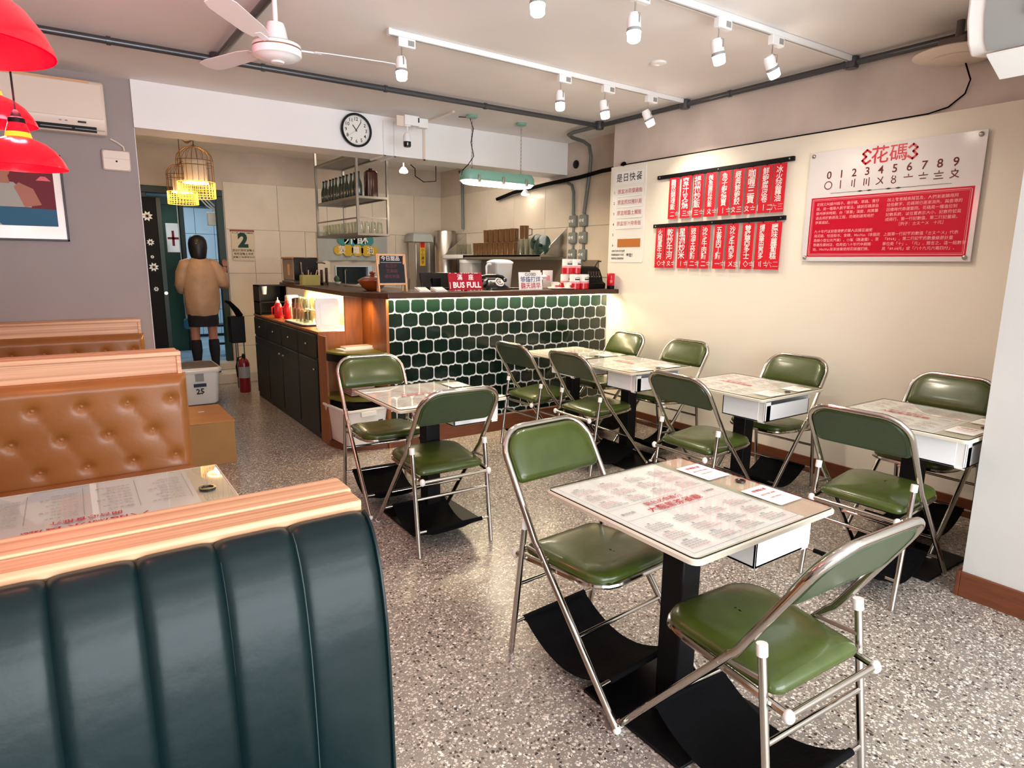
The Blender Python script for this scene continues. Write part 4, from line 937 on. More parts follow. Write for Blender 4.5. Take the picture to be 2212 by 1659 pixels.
for i, (x, y, z, lab) in enumerate(((3.93, 4.66, 0, 'red and white milk tin, left of the lower row'), (4.04, 4.67, 0, 'red and white milk tin, middle of the lower row'), (4.095, 4.72, 0, 'red and white milk tin beside the cash register, lower row'), (3.95, 4.80, .142, 'red and white milk tin, left of the upper row'), (4.075, 4.82, .142, 'red and white milk tin, upper row against the cash register'), (3.95, 4.82, 0, 'red and white milk tin under the upper left one'), (4.055, 4.84, 0, 'red and white milk tin under the upper right one'))):
    if mk0 is None:
        mk0 = t = thing('milk_tin', lab, 'tin', (x, y, ZT+z), 0, 'red and white milk tins')
        B().lathe([(.046, .001), (.049, .004), (.049, .066)], 22).obj('red_band', redpl, t)
        B().lathe([(.049, .066), (.049, .132), (.046, .138), (.044, .134), (.001, .134)], 22).obj('white_band', white_pl, t)
        B().lathe([(.0495, .056), (.0495, .074)], 22).obj('cream_band', pinkchalk, t)
        q = B()
        for k in range(9):
            a = -PI/2+(k-4)*.14; q.box(-.004, .004, -.006, .006, 0, .0006, frame((.0496*math.cos(a), .0496*math.sin(a), .092), (-math.sin(a), math.cos(a), 0), (0, 0, 1)))
            q.box(-.004, .004, -.0015, .0015, 0, .0006, frame((.0496*math.cos(a), .0496*math.sin(a), .112-abs(k-4)*.0018), (-math.sin(a), math.cos(a), 0), (0, 0, 1)))
        q.obj('label_print', darkink, t)
    else: dup(mk0, lab, (x, y, ZT+z), .3*(i % 3))
t = thing('cash_register', 'antique black cash register with crank on the right end of the bar', 'register', (4.255, 4.86, ZT))
pr_ = [(-.14, 0), (.14, 0), (.14, .05), (.10, .07), (.085, .12), (.05, .185), (-.01, .215), (-.14, .215)]
B().prism([(-y_, z_) for y_, z_ in pr_], -.125, .125, frame((0, 0, 0), (0, 1, 0), (0, 0, 1)) @ Matrix.Scale(1, 4)).obj('housing', blk, t, bev=.006)
for i in range(5):
    q = B().box(-.07+i*.034, -.062+i*.034, -.100, -.085, .10, .165).obj('slot', darksteel, t)
    B().sphere((-.066+i*.034, -.112, .115), .006, 8, 6).obj('key', steel, t)
B().box(-.09, .09, -.128, -.12, .02, .045).obj('plate', darksteel, t, bev=.002)
B().cyl((.125, .02, .17), (.15, .02, .19), .008).tube([(.09, 0, .205), (.115, -.02, .25), (.12, -.02, .262), (.155, -.03, .262)], .007, 8).obj('crank', blkgloss, t)
t = thing('red_tin', 'tall red and black canister at the wall end of the bar', 'canister', (4.345, 4.61, ZT))
B().lathe([(.034, 0), (.036, .004), (.036, .03), (.034, .032)], 22).obj('base', blk, t); B().lathe([(.034, .032), (.037, .036), (.037, .118)], 22).obj('body', redpl, t); B().lathe([(.038, .118), (.038, .145), (.034, .15), (.001, .15)], 22).obj('lid', redpl, t)
B().text('茶', .03, frame((-.022, -.0302, .07), (.8, -.6, 0), (0, 0, 1)), resol=1).obj('print', pinkchalk, t, smooth=False)
t = thing('toaster_oven', 'steel and black coffee machine standing on the far end of the bar', 'machine', (2.06, 6.98, ZT))
B().box(-.13, .13, -.20, .20, .03, .26).obj('body', steel, t, bev=.012); B().box(-.125, .125, -.215, -.20, .04, .27).obj('front', blkgloss, t, bev=.006)
B().box(-.14, .14, -.21, .21, .255, .275).obj('lid', mat('lid_brown', 'A0785A', .5), t, bev=.006); B().box(-.14, .14, -.24, .20, 0, .03).obj('drip_tray', darksteel, t, bev=.006)
B().box(-.1315, -.13, -.06, 0, .09, .20).obj('sticker', pinewood, t)
B().tube([(.10, -.23, .22), (.16, -.25, .22), (.19, -.25, .21)], .008, 6).tube([(-.06, -.235, .22), (-.06, -.25, .20), (-.055, -.24, .10)], .007, 6).obj('spout', chrome, t)
t = thing('cloth_bag', 'small khaki box of utensils in front of the coffee machine', 'box', (1.985, 6.42, ZT))
B().loft(rbox(.185, .10, .10, .02, top=.01)).obj('box_body', mat('khaki', '9A9250', .7), t)
for i in range(6): B().tube([(-.06+i*.024, .0, .09), (-.07+i*.03, .01*(i % 2), .125+.012*(i % 3))], .005, 6).obj('utensil', (steel, blk, pinewood)[i % 3], t)
t = thing('bottle_rack', 'small dark wooden rack beside the khaki box', 'rack', (2.14, 6.45, ZT)); B().box(-.03, -.02, -.03, .03, 0, .15).box(.02, .03, -.03, .03, 0, .17).box(-.03, .03, -.03, .03, 0, .02).obj('frame', darkwood, t)
t = thing('cactus', 'little green cactus in a white dish on the bar', 'plant', (2.37, 6.70, ZT)); B().lathe([(.02, 0), (.035, .02), (.032, .022), (.001, .018)], 16).obj('dish', pot_w, t); B().sphere((-.012, 0, .05), .030, 12, 8, 1.2).obj('cactus_body', mat('cactus_green', '3E5A34', .7, bump=(90, .6)), t)
t = thing('serving_tray', 'dark tray with white napkins lying behind the cactus on the bar', 'tray', (2.33, 5.9, ZT)); B().loft(rbox(.22, .5, .012, .03, top=.002)).obj('tray', steel, t); B().box(-.02, .09, -.15, -.02, .013, .035, Matrix.Rotation(.3, 4, 'Z')).obj('napkins', paper, t)
t = thing('glass_tumbler', 'small drinking glass behind the chalkboard leg', 'glass', (2.34, 4.95, ZT)); B().lathe([(.026, 0), (.032, .10), (.030, .10), (.024, .006), (.001, .006)], 18).obj('glass', glassm, t)

# ---------------- hanging rack
racks = mat('rack_steel', '8E8880', .35, .9)
hr = thing('hanging_rack', 'steel rack hanging from the ceiling over the bar', 'rack', (0, 0, 0))
hx0, hx1, hy0, hy1 = 2.475, 2.80, 6.34, 7.60
for x, y in ((hx0, hy0), (hx1, hy0), (hx0, hy1), (hx1, hy1)): B().box(x-.0125, x+.0125, y-.0125, y+.0125, 1.775, CZ).obj('post', racks, hr, bev=.002)
for z, nm in ((1.775, 'shelf'), (2.14, 'shelf'), (2.56, 'shelf')):
    B().box(hx0, hx1, hy0, hy1, z, z+.006).obj('shelf', darksteel, hr)
    for a in ((hx0-.012, hx1+.012, hy0-.012, hy0+.012), (hx0-.012, hx1+.012, hy1-.012, hy1+.012), (hx0-.012, hx0+.012, hy0, hy1), (hx1-.012, hx1+.012, hy0, hy1)): B().box(*a, z-.012, z+.013).obj('rail', racks, hr, bev=.002)
B().box(hx0-.004, hx0+.004, hy0, hy1, 1.93, 1.945).box(hx0, hx1, hy0-.004, hy0+.004, 1.935, 1.948).obj('guard_rail', racks, hr)
bot0 = None; ORD = ['first', 'second', 'third', 'fourth', 'fifth', 'sixth', 'seventh', 'eighth', 'ninth', 'tenth', 'eleventh', 'twelfth']
for k in range(11):
    y = 6.43+k*.108; lab = f'dark green bottle on the hanging rack, {ORD[k]} from the bar front'
    if bot0 is None:
        bot0 = thing('bottle', lab, 'bottle', (2.53, y, 2.147), 0, 'dark bottles on the hanging rack')
        B().lathe([(.030, 0), (.034, .006), (.034, .115), (.028, .15), (.013, .19), (.012, .238)], 16).obj('glass_body', greenglass, bot0)
        B().lathe([(.0145, .238), (.0145, .252), (.001, .253)], 12).obj('cap', blk, bot0)
    else: dup(bot0, lab, (2.53+.004*(k % 3), y, 2.147), k)
t = thing('brown_jar', 'dark brown square bottle on the right of the hanging rack', 'jar', (2.665, 6.44, 2.147)); B().loft(rbox(.12, .10, .27, .015, top=.02)).obj('jar', mat('brown_glass', '3A1410', .1, coat=.5), t); B().lathe([(.02, .27), (.02, .29)], 12).obj('cap', blk, t)
gl0 = None
for k in range(12):
    y = 6.42+k*.098; lab = f'upturned glass on the lower rack shelf, {ORD[k]} in the long outer row'
    if gl0 is None:
        gl0 = thing('drinking_glass', lab, 'glass', (2.53, y, 1.783), 0, 'glasses on the hanging rack'); B().lathe([(.034, 0), (.033, .003), (.026, .12), (.022, .124), (.001, .124), (.001, .116), (.024, .114), (.031, .0)], 16, caps=False).obj('glass', glassm, gl0)
    else: dup(gl0, lab, (2.53, y, 1.783))
for k in range(3): dup(gl0, f'upturned glass at the rack front, {ORD[k]} right of the corner post', (2.60+k*.07, 6.42, 1.783))
# banner cloth and pass window under the rack
t = thing('cloth_banner', 'grey cloth banner with yellow and teal lettering on the back wall', 'banner', (0, 0, 0))
n = 40; vs = []; fs = []
for j in range(9):
    for i in range(n+1):
        u = i/n; v_ = j/8; x = 2.875+u*1.03; z = 1.90-v_*.395+.012*math.sin(u*PI)*v_; y = 8.895-.014*v_*math.sin(u*23+v_*2)-.008*math.sin(u*41)*v_; vs.append((x, y, z))
for j in range(8):
    for i in range(n): a = j*(n+1)+i; fs.append((a, a+n+1, a+n+2, a+1))
B().add(vs, fs).obj('cloth', cloth_g, t, ang=80)
q = B()
for cx, rr in ((3.24, .085), (3.35, .10), (3.48, .10), (3.60, .085)): q.prism([(cx+rr*math.cos(a*PI/8)*(1+.07*(a % 2)), 1.80+rr*.85*math.sin(a*PI/8)*(1+.07*(a % 2))) for a in range(16)], 0, .002, FW(0, 8.872, 0))
q.obj('printed_patch', teal, t, smooth=False)
q = B()
for cx, rr in ((3.17, .07), (3.30, .085), (3.44, .085), (3.58, .085), (3.68, .065)): q.prism([(cx+rr*math.cos(a*PI/8)*(1+.09*(a % 2)), 1.655+rr*.9*math.sin(a*PI/8)*(1+.09*(a % 2))) for a in range(16)], 0, .002, FW(0, 8.870, 0))
q.obj('printed_patch', yellow, t, smooth=False)
q = B(); q.text('外', .17, FW(3.33, 8.866, 1.81), bold=.01, resol=2).text('酥', .17, FW(3.52, 8.866, 1.81), bold=.01, resol=2)
for i, ch in enumerate('菠蘿油'): q.text(ch, .11, FW(3.21+i*.21, 8.864, 1.652), bold=.006, resol=2)
q.obj('lettering', pot_w, t, smooth=False)
w1 = B().box(3.12, 3.66, 8.90, 8.99, 1.425, 1.44).box(3.12, 3.66, 8.90, 8.99, 1.13, 1.145).box(3.12, 3.135, 8.90, 8.99, 1.145, 1.425).box(3.60, 3.66, 8.90, 8.99, 1.145, 1.425).obj('window_1', kwall); struct(w1, 'serving hatch in the tiled rear wall')
B().box(3.135, 3.60, 8.975, 8.978, 1.145, 1.425).obj('pane', mat('hatch_glass', '10303C', .1, trans=.6, coat=.4), w1, smooth=False)
q = B().cyl((3.27, 8.93, 1.145), (3.27, 8.93, 1.38), .006); q.tube([(3.27, 8.93, 1.38), (3.285, 8.93, 1.40), (3.30, 8.93, 1.37)], .006, 6); one('hatch_tap', q, steel, 'thin steel tap standing in the serving hatch', 'tap')
q = B().lathe([(.001, .1), (.05, .085), (.085, .03), (.09, 0)], 12, (3.46, 8.86, 1.10)); one('white_bowl', q, pot_w, 'upturned white bowl at the foot of the serving hatch', 'bowl')

# ---------------- wall shelf with cups
ws = thing('wall_shelf', 'steel shelf with triangular end plates on the right rear wall', 'shelf', (0, 0, 0))
B().box(4.42, 4.82, 5.86, 8.15, 1.575, 1.60).obj('shelf_board', steel, ws, bev=.003); B().box(4.42, 4.43, 5.86, 8.15, 1.545, 1.60).obj('front_lip', steel, ws)
for y in (5.86, 8.14): B().add([(4.82, y, 1.60), (4.44, y, 1.60), (4.82, y, 1.92), (4.82, y+.012, 1.60), (4.44, y+.012, 1.60), (4.82, y+.012, 1.92)], [(0, 2, 1), (3, 4, 5), (0, 1, 4, 3), (1, 2, 5, 4), (2, 0, 3, 5)]).obj('end_plate', steel, ws, smooth=False)
B().box(4.40, 4.72, 7.55, 8.1, 1.603, 1.608).box(4.398, 4.402, 7.55, 8.1, 1.56, 1.608).obj('paper_liner', paper, ws)
ac0 = None; n_ = 0
for row, (ys, z) in enumerate((([6.62+i*.123 for i in range(8)], 1.602), ([6.60+i*.123 for i in range(6)], 1.762))):
    for k, y in enumerate(ys):
        lab = f'brown cup on the wall shelf, {"lower" if row == 0 else "upper"} layer, {ORD[k]} from the right'
        if ac0 is None:
            ac0 = thing('brown_cup', lab, 'cup', (4.58, y, z), 0, 'brown cups on the wall shelf'); B().lathe([(.050, 0), (.052, .006), (.055, .15), (.057, .156), (.052, .156), (.045, .02), (.001, .02)], 18).obj('cup', amberglass, ac0)
            B().tube([(-.02, -.052, .125), (-.03, -.088, .12), (-.03, -.088, .05), (-.02, -.050, .04)], .006, 6).obj('handle', amberglass, ac0)
        else: dup(ac0, lab, (4.58, y, z))
ac1 = dup(ac0, 'brown translucent cup lying alone at the right end of the upper layer', (4.60, 6.42, 1.79), 1.2)
for k in range(3): dup(gl0, f'clear tumbler at the left end of the wall shelf, {ORD[k]} from the left', (4.60, 8.0-k*.13, 1.61), 0, 'clear tumblers on the wall shelf', (1.4, 1.4, 1.2))
for k in range(4): dup(gl0, f'tall glass between brown cups and green lids, {ORD[k]} from the left', (4.57, 6.45-k*.105, 1.604), 0, 'tall glasses on the wall shelf', (1.5, 1.5, 1.55))
for i, (y, z, r_, lab) in enumerate(((6.08, 1.745, .095, 'smaller dark green lid propped on the wall shelf'), (5.93, 1.70, .125, 'larger dark green lid propped at the right end of the wall shelf'))):
    t = thing('pan_lid', lab, 'lid', (4.50+.03*(1-i), y, z)); M = Matrix.Rotation(D2(-75), 4, 'Y') @ Matrix.Rotation(D2(10), 4, 'X')
    B().lathe([(r_*.3, .022), (r_*.8, .012), (r_, 0), (r_*.98, -.006), (r_*.5, .004), (.001, .008)], 28, M=M).obj('lid', mat('green_enamel%d' % i, '0C2C26', .2, coat=.5), t); B().lathe([(.014, .02), (.02, .04), (.001, .045)], 12, M=M).obj('knob', blk, t)
# boiler, dispenser
t = thing('water_boiler', 'tall cylindrical steel water boiler in the rear corner', 'boiler', (4.62, 8.45, 0)); B().lathe([(.165, 1.0), (.165, 1.94), (.158, 1.955), (.001, 1.96)], 32).obj('tank', steel, t); B().tube([(-.15, -.1, 1.12), (-.17, -.16, 1.12)], .012, 8).obj('tap', chrome, t); B().box(-.17, .17, -.2, .2, 0, 1.0).obj('stand', darksteel, t)
t = thing('water_filter', 'narrow steel dispenser with yellow sign and cloth on top beside the boiler', 'dispenser', (4.30, 8.62, 0)); B().box(-.12, .12, -.10, .14, .9, 1.88).obj('body', steel, t, bev=.01)
B().box(-.055, .03, -.108, -.10, 1.45, 1.80).obj('sign_card', yellow, t); B().box(-.045, .02, -.112, -.108, 1.71, 1.79).obj('red_patch', redpl, t); B().text('小心燙手', .055, FW(-.012, -.110, 1.67), bold=.01, step=.058).obj('lettering', darkwood, t, smooth=False)
q = B(); rr = random.Random(5); q.loft([[(a, b_, 1.885-dz+.01*rr.random()) for a, b_ in rrect(.30+e, .30+e, .02, 4, -.02, 0)] for e, dz in ((.03, .10), (.02, .04), (0, 0), (-.05, -.02))]).obj('cloth', cloth_g, t, ang=80)
# rear worktop below shelf
t = thing('rear_worktop', 'stainless worktop along the wall behind the bar', 'counter', (0, 0, 0)); B().box(4.36, 4.80, 5.3, 8.05, .86, .90).obj('top', steel, t, bev=.003); B().box(4.38, 4.80, 5.32, 8.05, 0, .86).obj('cabinet', darksteel, t); B().box(4.795, 4.808, 5.3, 8.05, .90, 1.545).obj('splash_plate', mat('dull_plate', '8E8070', .4, .3), t)
t = thing('storage_jar', 'tall clear plastic canister on the worktop behind the jug', 'jar', (4.55, 7.6, .90)); B().lathe([(.14, 0), (.15, .02), (.15, .60), (.14, .62), (.001, .62)], 24).obj('canister', milkpl, t); B().lathe([(.152, .60), (.152, .64), (.001, .645)], 24).obj('lid', white_pl, t)
for i in range(3):
    t = thing('paper_roll', f'small white paper roll lying behind the red sign, {ORD[i]} from the left', 'roll', (3.05+i*.085, 5.14, ZT+.03+.03*(i % 2)), 0, 'paper rolls behind the bus sign'); B().lathe([(.010, -.04), (.030, -.04), (.030, .04), (.010, .04)], 16, M=Matrix.Rotation(D2(70+i*15), 4, 'X') @ Matrix.Rotation(.5, 4, 'Y')).obj('roll', paper, t)

# ---------------- niche on the side cabinet
t = thing('white_tray', 'white plastic tray leaning in the lit niche under the bar top', 'tray', (1.765, 5.262, .928)); tl = Matrix.Rotation(D2(-5), 4, 'X')
B().loft([[(a, y_, b_+.138) for a, b_ in rrect(.20-2*i, .262-2*i, .03, 5)][::-1] for i, y_ in ((0, 0), (0, .012))], M=tl).obj('tray', white_pl, t); B().loft([[(a, y_, b_+.138) for a, b_ in rrect(.12, .18, .02, 5)][::-1] for y_ in (-.004, .0)], M=tl).obj('inner_panel', paper, t)
t = thing('black_tray', 'flat dark tray under the glasses on the side cabinet', 'tray', (1.83, 6.0, .926)); B().loft(rbox(.30, .62, .012, .04, top=.003)).obj('tray', blk, t); B().loft(rbox(.28, .58, .006, .04, z=.012)).obj('liner', white_pl, t)
for k in range(8): dup(gl0, f'lower layer glass in the lit niche, {"outer" if k % 2 == 0 else "inner"} row, {ORD[k//2]} from near end', (1.76+.11*(k % 2), 5.80+.115*(k//2), .946), 0, 'glasses in the lit niche', (1.3, 1.3, .95))
for k in range(6): dup(gl0, f'upper layer glass in the lit niche, {"outer" if k % 2 == 0 else "inner"} row, {ORD[k//2]} from near end', (1.77+.10*(k % 2), 5.86+.115*(k//2), 1.066), 0, 'glasses in the lit niche', (1.2, 1.2, .85))
for i, (x, y, lab) in enumerate(((1.74, 6.72, 'red plastic sauce bottle farther left of the two red ones'), (1.80, 6.60, 'red plastic sauce bottle beside the maroon jar'))):
    t = thing('sauce_bottle', lab, 'bottle', (x, y, .926), 0, 'red sauce bottles'); B().lathe([(.036, 0), (.040, .006), (.040, .115), (.030, .145), (.018, .155)], 18).obj('bottle', redpl, t); B().lathe([(.020, .155), (.018, .175), (.006, .182), (.004, .21)], 12).obj('nozzle', (white_pl, redpl)[i], t); B().tube([(-.038, -.02, .12), (-.07, -.035, .11), (-.07, -.035, .04), (-.038, -.02, .03)], .007, 6).obj('handle', redpl, t)
t = thing('maroon_jar', 'translucent maroon jar with dark screw lid on the side cabinet', 'jar', (1.845, 6.40, .926)); B().lathe([(.05, 0), (.054, .006), (.054, .16), (.048, .175)], 20).obj('body', maroon, t); B().lathe([(.052, .175), (.052, .21), (.03, .218), (.001, .218)], 20).obj('lid', mat('dark_lid', '3A2420', .4), t)
t = thing('utensil_caddy', 'dark open shelf box at the far end of the side cabinet', 'caddy', (1.78, 7.27, .926)); B().box(-.12, -.108, -.14, .12, 0, .315).box(.16, .172, -.14, .12, 0, .315).box(-.12, .17, .10, .12, 0, .315).box(-.12, .17, -.14, .12, 0, .01).box(-.12, .17, -.14, .12, .13, .142).box(-.12, .17, -.14, .12, .305, .315).obj('shelf_box', blk, t)
t = thing('paper_cup', 'white paper cup standing on top of the dark caddy', 'cup', (1.725, 7.18, 1.145)); B().lathe([(.020, 0), (.030, .085), (.036, .09), (.030, .094), (.001, .094)], 16).obj('cup', white_pl, t)
t = thing('cream_box', 'small cream tub standing at the far end of the lit niche', 'tub', (1.93, 6.9, .926)); B().loft(rbox(.12, .12, .12, .02, z=.10, top=.01)).obj('tub', pot_w, t); B().loft(rbox(.10, .10, .10, .02)).obj('base', white_pl, t)
# corner shelf contents
t = thing('booklet', 'white menu booklets lying on the olive shelf of the corner unit', 'booklet', (1.90, 5.02, .79)); B().box(-.14, .13, -.07, .07, 0, .010, Matrix.Rotation(.12, 4, 'Z')).obj('cover', paper, t); B().box(-.10, .14, -.04, .08, .011, .026, Matrix.Rotation(.05, 4, 'Z')).obj('upper_booklet', pot_w, t, bev=.003)
for i, (z, lab) in enumerate(((.43, 'lower bundle of menu papers in the corner unit'), (.565, 'upper bundle of menu papers under the olive shelf'))):
    t = thing('paper_bundle', lab, 'papers', (1.90, 5.0, z), 0, 'paper bundles in the corner unit'); q = B()
    for k in range(7): q.box(-.10+.002*k, .10, -.12-.004*(k % 3), .14, k*.017, k*.017+.013)
    q.obj('papers', mat('aged_paper%d' % i, 'B99A90', .8), t)
t = thing('storage_tub', 'white plastic storage tub on the floor of the corner unit', 'tub', (1.845, 4.915, 0), D2(6)); B().loft([[(a, b_, z) for a, b_ in rrect(.30+e, .38+e, .03, 4)] for e, z in ((0, .055), (.06, .34), (.045, .34), (-.01, .07))], cap1=True).obj('tub', white_pl, t, ang=60)
B().loft([[(a, b_, z) for a, b_ in rrect(.375+e, .455+e, .035, 4)] for e, z in ((0, .335), (.01, .34), (.01, .352), (-.035, .354), (-.035, .345))], cap1=False).obj('rim', white_pl, t); B().box(-.07, .06, -.238, -.228, .295, .335).obj('handle', white_pl, t, bev=.003); B().box(.09, .13, -.2125, -.210, .24, .25).obj('logo_mark', darkink, t)
q = B(); q.loft([[(a+.012*math.sin(a*60+z*40), b_+.01*math.cos(b_*50), z+.01*math.sin(a*35)) for a, b_ in rrect(.31-e, .39-e, .04, 6)] for e, z in ((0, .33), (.02, .375), (.10, .40), (.22, .41))]); o = one('black_bag', q, blkcloth, 'black bag stuffed into the white storage tub', 'bag', (1.845, 4.93, 0), D2(6))

# ================================================================== LEFT SIDE: grey wall items
t = thing('air_conditioner', 'beige wall air conditioner on the grey wall behind the red lamps', 'air conditioner', (0, 0, 0))
ap = [(5.92, 2.40), (5.74, 2.385), (5.705, 2.43), (5.70, 2.72), (5.72, 2.745), (5.92, 2.755)]
B().loft([[(x, y, z) for y, z in ap] for x in (-.55, .345)]).obj('casing', acw, t, bev=.012, ang=50)
B().box(-.54, .33, 5.695, 5.702, 2.485, 2.72).obj('front_panel', acw, t, bev=.004); B().box(-.53, .26, 5.70, 5.72, 2.722, 2.738).obj('top_groove', pinewood, t); B().box(-.50, .28, 5.702, 5.735, 2.395, 2.43, Matrix.Identity(4)).obj('louver_slot', blk, t)
for k in range(4): B().box(-.45+k*.2, -.27+k*.2, 5.699, 5.703, 2.406, 2.411).obj('vane', acg, t)
B().box(.17, .22, 5.696, 5.700, 2.449, 2.462).obj('display', blkgloss, t); B().box(.06, .075, 5.696, 5.700, 2.452, 2.460).box(.095, .11, 5.696, 5.7, 2.452, 2.46).obj('indicator', acg, t)
t = thing('router_box', 'cream plastic router box screwed to the grey wall under the air conditioner', 'box', (0, 0, 0)); B().loft([[(a+.395, y_, b_+2.235) for a, b_ in rrect(.185-2*i, .15-2*i, .02, 4)][::-1] for i, y_ in ((0, 5.92), (0, 5.885), (.008, 5.875))]).obj('case', acw, t); B().box(.31, .48, 5.874, 5.876, 2.246, 2.248).obj('seam', pinewood, t); B().sphere((.395, 5.874, 2.228), .007, 8, 6).obj('logo_mark', darkink, t)
B().tube([(.37, 5.90, 2.39), (.41, 5.895, 2.37), (.45, 5.895, 2.34), (.455, 5.90, 2.30)], .006, 6).obj('cable', acw, t)
t = thing('framed_picture', 'framed poster of a seated woman in a red room on the grey wall', 'picture', (0, 0, 0))
x0, x1, z0, z1 = -.75, .045, 1.625, 2.24
for a in ((x0, x0+.014, z0, z1), (x1-.014, x1, z0, z1), (x0, x1, z0, z0+.014), (x0, x1, z1-.014, z1)): B().box(a[0], a[1], 5.885, 5.918, a[2], a[3]).obj('frame', mat('frame_brown%d' % int(a[0]*1000+a[3]*99), '2A1418', .4), t, bev=.002)
B().box(x0+.01, x1-.01, 5.900, 5.915, z0+.01, z1-.01).obj('mount', pot_w, t); PW = FW(0, 5.8985, 0)
B().prism([(-.70, 1.73), (-.015, 1.73), (-.015, 2.19), (-.70, 2.19)], 0, .001, PW).obj('print_background', mat('print_red', '6E0C1C', .6), t, smooth=False)
def pp(name, pts, m, k): B().prism(pts, .001*k, .001*k+.0008, PW).obj(name, m, t, smooth=False)
pp('print_tablecloth', [(-.70, 1.73), (-.015, 1.73), (-.015, 1.85), (-.70, 1.87)], mat('print_blue', '1E5C7C', .6), 1)
pp('print_seat', [(-.70, 1.86), (-.46, 1.86), (-.40, 2.0), (-.62, 2.02), (-.70, 1.98)], mat('print_dark', '2C3038', .6), 1)
pp('print_dress', [(-.48, 1.86), (-.16, 1.86), (-.18, 1.96), (-.25, 2.03), (-.38, 2.04), (-.46, 1.95)], mat('print_grey', 'A8A49A', .6), 2)
pp('print_arm', [(-.20, 1.86), (-.10, 1.88), (-.14, 1.99), (-.22, 2.03), (-.25, 2.0)], mat('print_skin', 'B0705A', .6), 3)
pp('print_neck', [(-.34, 2.02), (-.27, 2.02), (-.28, 2.08), (-.33, 2.08)], MATS['print_skin'], 3); pp('print_face', [(-.305+.042*math.cos(a*PI/6), 2.11+.05*math.sin(a*PI/6)) for a in range(12)], MATS['print_skin'], 4)
pp('print_hair', [(-.35, 2.12), (-.34, 2.17), (-.29, 2.185), (-.25, 2.15), (-.26, 2.12), (-.29, 2.15), (-.33, 2.14)], MATS['print_dark'], 5)
pp('print_napkin', [(-.66, 1.73), (-.34, 1.73), (-.40, 1.80), (-.46, 1.85), (-.56, 1.80)], MATS['print_grey'], 6); pp('print_lamp', [(-.12, 2.05), (-.03, 2.05), (-.06, 2.08), (-.09, 2.08)], redpl, 6)
B().box(-.10, -.02, 5.897, 5.8985, 1.74, 1.741).text('1988', .02, FW(-.60, 5.8975, 1.69)).obj('caption', greyink, t, smooth=False)

def pendant(label, x, y, z, rb=.145, sc=1):
    t = thing('pendant_lamp', label, 'lamp', (x, y, z), 0, 'red glass pendant lamps')
    p = [(.145, 0), (.143, .010), (.132, .035), (.110, .066), (.080, .090), (.050, .103), (.040, .108)]
    B().lathe(p+[(r-.004, zz-.001) for r, zz in p[::-1]], 40, caps=False).obj('shade', redglass, t)
    B().lathe([(.043, .104), (.038, .125)], 24, caps=False).obj('amber_band', redneck, t)
    B().lathe([(.038, .125), (.027, .160)], 24, caps=False).obj('neck', redglass, t)
    B().lathe([(.028, .158), (.026, .175), (.018, .180), (.014, .195), (.005, .205), (.001, .205)], 18).obj('socket', blk, t)
    B().cyl((0, 0, .20), (0, 0, CZ-z), .0035, 8).obj('cord', blk, t)
    B().lathe([(.05, CZ-z), (.05, CZ-z-.02), (.001, CZ-z-.024)], 20).obj('ceiling_rose', white_m, t)
    B().sphere((0, 0, .09), .028, 14, 10).obj('bulb', bulb, t)
    point('pendant_bulb_light', (x, y, z+.02), 2.5, (1, .50, .30), .03)
    point('pendant_top_glow', (x, y, z+.24), 6, (1, .12, .16), .05)
pendant('large-looking red pendant lamp at the top left corner, closest to the camera', -.122, 1.44, 1.838)
pendant('red pendant lamp half hidden behind the other red ones at the left edge', -.180, 3.326, 2.015)
pendant('red pendant lamp hanging lowest in front of the framed picture', -.098, 3.097, 1.832)
# birdcage lamps
def birdcage(label, x, y, z, r, h, bird=True):
    t = thing('birdcage_lamp', label, 'lamp', (x, y, z), 0, 'brass birdcage lamps'); q = B(); n = 20; zb = h*.72
    for k in range(n):
        a = 2*PI*k/n; c, s = math.cos(a), math.sin(a); pts = [(r*c, r*s, h*.30), (r*c, r*s, zb)]+[(r*math.cos(u)*c, r*math.cos(u)*s, zb+(h-zb)*math.sin(u)) for u in (.35, .7, 1.05, 1.35, 1.52)]
        q.tube(pts, .0022, 4)
    for zz in (zb, zb*.86, h*.30): q.tube([(r*math.cos(a), r*math.sin(a), zz) for a in [2*PI*k/24 for k in range(24)]], .003, 4, closed=True)
    q.obj('upper_cage', gold, t)
    q = B(); n = 30
    for k in range(n): a = 2*PI*k/n; q.tube([(r*1.02*math.cos(a), r*1.02*math.sin(a), 0), (r*1.02*math.cos(a), r*1.02*math.sin(a), h*.30)], .003, 4)
    for zz in (0, h*.10, h*.2, h*.30): q.tube([(r*1.03*math.cos(a), r*1.03*math.sin(a), zz) for a in [2*PI*k/24 for k in range(24)]], .0035, 4, closed=True)
    q.obj('lower_cage', goldlit, t)
    B().lathe([(r*.62, h*.30), (r*.60, h*.74)], 24, caps=False).obj('inner_shade', mat('frosted_shade%d' % int(r*1000), 'B9AEA0', .35, trans=.3), t)
    B().tube([(r*.66*math.cos(a), r*.66*math.sin(a), h*.29) for a in [2*PI*k/24 for k in range(24)]], .006, 6, closed=True).obj('light_ring', bulb, t)
    B().cyl((0, 0, h), (0, 0, CZ-z), .005, 8).obj('rod', gold, t); B().lathe([(.001, h+.03), (.012, h+.01), (.03, h)], 12).obj('finial', gold, t)
    if bird: B().loft([[(-.05+dx, 0+.012*math.cos(a)*k, h*.97+.045+.012*math.sin(a)*k+dz) for a in [2*PI*i/8 for i in range(8)]] for dx, dz, k in ((-.05, .02, .15), (-.02, 0, .7), (0, 0, 1.1), (.02, .010, .9), (.035, .022, .7), (.05, .02, .1))]).obj('bird', gold, t)
    point('birdcage_light', (x, y, z+h*.22), 4, (1, .72, .36), .04)
birdcage('nearer and larger brass birdcage lamp behind the white beam', 1.13, 7.1, 2.10, .165, .48)
